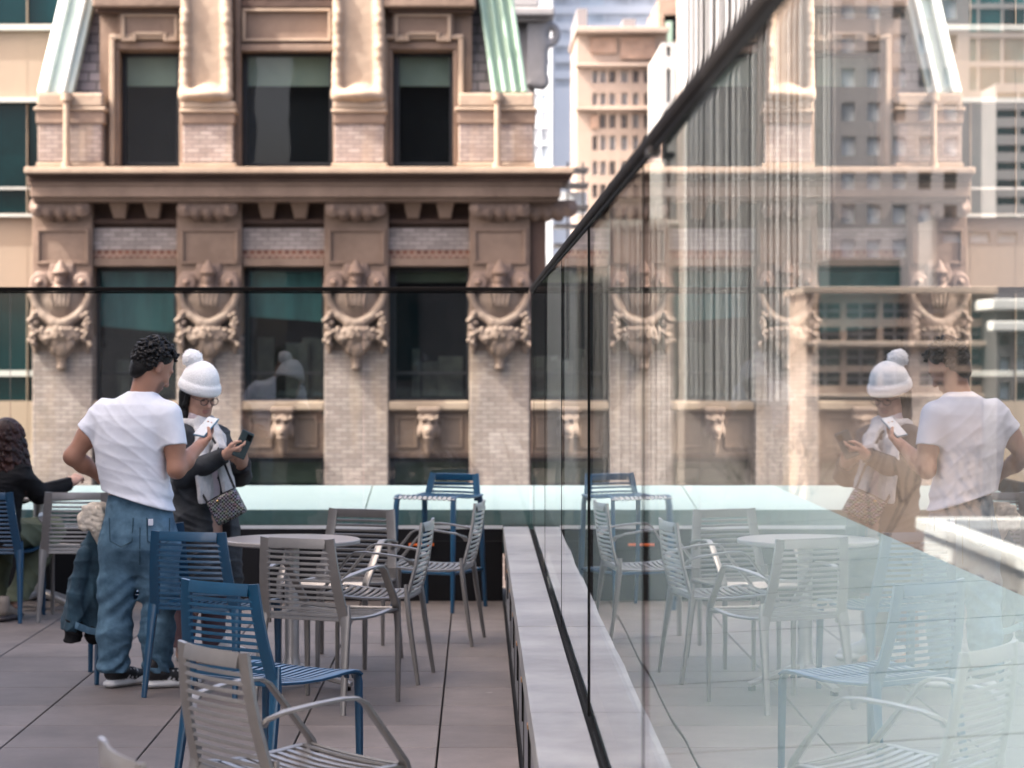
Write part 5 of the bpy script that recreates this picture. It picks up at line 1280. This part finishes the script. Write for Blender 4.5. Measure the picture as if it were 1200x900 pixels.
s.slices([(.47,-3.02,15.10,.19,.155),(.62,-3.02,15.08,.175,.145),(.80,-3.01,15.07,.19,.145),(.90,-2.98,15.07,.195,.125),(.945,-2.965,15.07,.10,.09)],.04,rz=-.45)
s.chain([rs,re],[.068,.062],.04); s.cone(re,rw_,.062,.042,.02,clip=[(rw_-unit(rw_-re)*.01,unit(rw_-re))]); s.chain([ls,le],[.068,.062],.04); s.cone(le,lw_,.062,.042,.02)
s.disp(folds(.012,[(.4,.3,.86,26,1),(-.5,.2,.8,31,.9),(.1,.2,1,45,.5)],1.4,16)); s.mesh('jacket',M['coat'],se,smooth=1,off=sl_)
s=SDF((-3.30,14.90,.06),(-2.62,15.70,.66),.006)
s.ell((-3.02,15.12,.53),(.19,.17,.085),.03); s.chain([Vector((-2.94,15.12,.53)),kn],[.098,.088],.03); s.chain([kn,an],[.088,.066],.02); s.chain([Vector((-3.09,15.12,.53)),kn2],[.098,.088],.03); s.chain([kn2,an2],[.088,.066],.02)
s.clipplane((0,0,.12),(0,0,-1)); s.disp(folds(.011,[(.5,.3,.8,28,1),(-.4,.4,.8,34,.8)],1.5,12)); s.mesh('trousers',M['olive'],se,smooth=1,off=sl_)
shoe(Vector((-2.96,14.96,0)),R(72),.27,se,sl_,(.30,.25,.20),(.05,.04,.04)); shoe(Vector((-3.08,15.22,0)),R(80),.27,se,sl_,(.30,.25,.20),(.05,.04,.04))

# ---------------- denim jacket hung over the chair beside the man
YJ=12.16
def j_(px,py,dy=0): return W(px,py,YJ+dy)
jk=thing('denim_jacket','dark denim jacket with cream fleece collar draped over a chair beside the standing man','jacket',j_(105,690)); jo=jk.location
s=SDF((-2.16,11.92,.16),(-1.78,12.42,.96),.0048)
sq=((.15,.98,0),1.5)
for P_,Rr in (([(112,628,.0),(104,660,-.02),(95,700,-.03),(88,737,-.02)],[.045,.06,.065,.068]),([(120,625,.02),(118,670,.0),(116,710,.0),(112,742,0)],[.045,.07,.078,.075]),([(104,640,.03),(92,685,.02),(83,728,.02)],[.035,.045,.048])):
    s.chain([j_(*p) for p in P_],Rr,.03,sq=sq)
s.chain([j_(99,650,-.05),j_(90,700,-.06),j_(86,735,-.055)],[.04,.042,.043],.012)
s.disp(folds(.015,[(1,.2,.25,40,1),(.8,.2,-.4,30,.8),(.2,.1,1,34,.5)],1.2,31)); 
s.clipplane(j_(95,739,0),(-.10,0,-1)); s.mesh('jacket_body',M['denim_dark'],jk,smooth=1,off=jo)
s=SDF((-2.16,11.96,.10),(-1.88,12.36,.36),.0045)
s.cone(j_(88,728,-.055),j_(85,752,-.055),.044,.042,.01,clip=[(j_(85,752,-.055),(0,0,-1))]); s.cone(j_(112,735,.0),j_(110,745,0),.05,.045,.01)
s.disp(folds(.008,[(.2,.1,1,60,1)],1.2,3)); s.mesh('cuff',M['coat'],jk,smooth=1,off=jo)
s=SDF((-2.12,11.88,.66),(-1.78,12.4,1.0),.0045)
s.chain([j_(100,607,-.08),j_(110,600,-.07),j_(119,597,-.04)],[.038,.045,.04],.02,sq=((.1,1,0),1.5)); s.chain([j_(112,608,-.06),j_(117,622,-.07),j_(120,636,-.06)],[.045,.04,.028],.02); s.box(j_(102,612,-.085),(.045,.012,.035),.01,.02)
for i in range(110):
    p=j_(hr.uniform(95,121),hr.uniform(594,622),-.10); s.ell(p,(.011,.02,.011),.01)
s.mesh('fleece_collar',mat('cream_fleece',(.66,.58,.47),.95,0,.1,30,bump=.003,bscale=120),jk,smooth=1,off=jo)
m=MB(); m.sweep([j_(80,729,-.075),j_(92,734,-.115),j_(104,739,-.095),j_(116,741,-.085)],(0,-1,0),.035,.01,6); m.build('hem_band',M['denim'],jk,smooth='auto',world=True)
# small paper napkin pile on the grey chair seat behind the slats
# ------------------------------------------------------------------ light, sky, camera
sd=Vector((.62,.18,-.76)); sd.normalize()
sun=bpy.data.lights.new('sun','SUN'); sun.energy=2.1; sun.angle=R(.6); sun.color=(1,.95,.89)
so=bpy.data.objects.new('sun',sun); col.objects.link(so); so.rotation_euler=sd.to_track_quat('-Z','Y').to_euler()
w=bpy.data.worlds.new('World'); sc.world=w; w.use_nodes=True; nt=w.node_tree
sk=nd(nt,'ShaderNodeTexSky',sky_type='NISHITA'); sk.sun_disc=False; sk.sun_elevation=math.asin(-sd.z); sk.sun_rotation=math.atan2(-sd.x,-sd.y); sk.dust_density=6; sk.air_density=.55; sk.ozone_density=1.0
bg=nt.nodes['Background']; bg.inputs['Strength'].default_value=.15; tn=nd(nt,'ShaderNodeMix',data_type='RGBA',blend_type='MULTIPLY'); tn.inputs[0].default_value=1; tn.inputs[7].default_value=(1.0,.93,.86,1); nt.links.new(sk.outputs[0],tn.inputs[6]); nt.links.new(tn.outputs[2],bg.inputs['Color'])
cam=bpy.data.cameras.new('camera'); co_=bpy.data.objects.new('camera',cam); col.objects.link(co_); sc.camera=co_
cam.sensor_width=36; cam.lens=F/1200*36; cam.shift_x=(600-CX)/1200; cam.shift_y=-(450-CY)/1200
co_.location=(0,0,H); co_.rotation_euler=(R(90),0,0); cam.clip_end=3000; cam.clip_start=.05
cam.dof.use_dof=True; cam.dof.focus_distance=9.6; cam.dof.aperture_fstop=4.0; cam.dof.aperture_blades=9
sc.view_settings.view_transform='Standard'; sc.view_settings.look='None'; sc.view_settings.exposure=2.45; sc.view_settings.gamma=1
sc.render.engine='CYCLES'; cy=sc.cycles; cy.use_denoising=True
try: cy.denoiser='OPENIMAGEDENOISE'
except Exception: pass
cy.max_bounces=8; cy.diffuse_bounces=4; cy.glossy_bounces=5; cy.transmission_bounces=4; cy.transparent_max_bounces=24; cy.caustics_reflective=False; cy.caustics_refractive=False; cy.sample_clamp_indirect=6
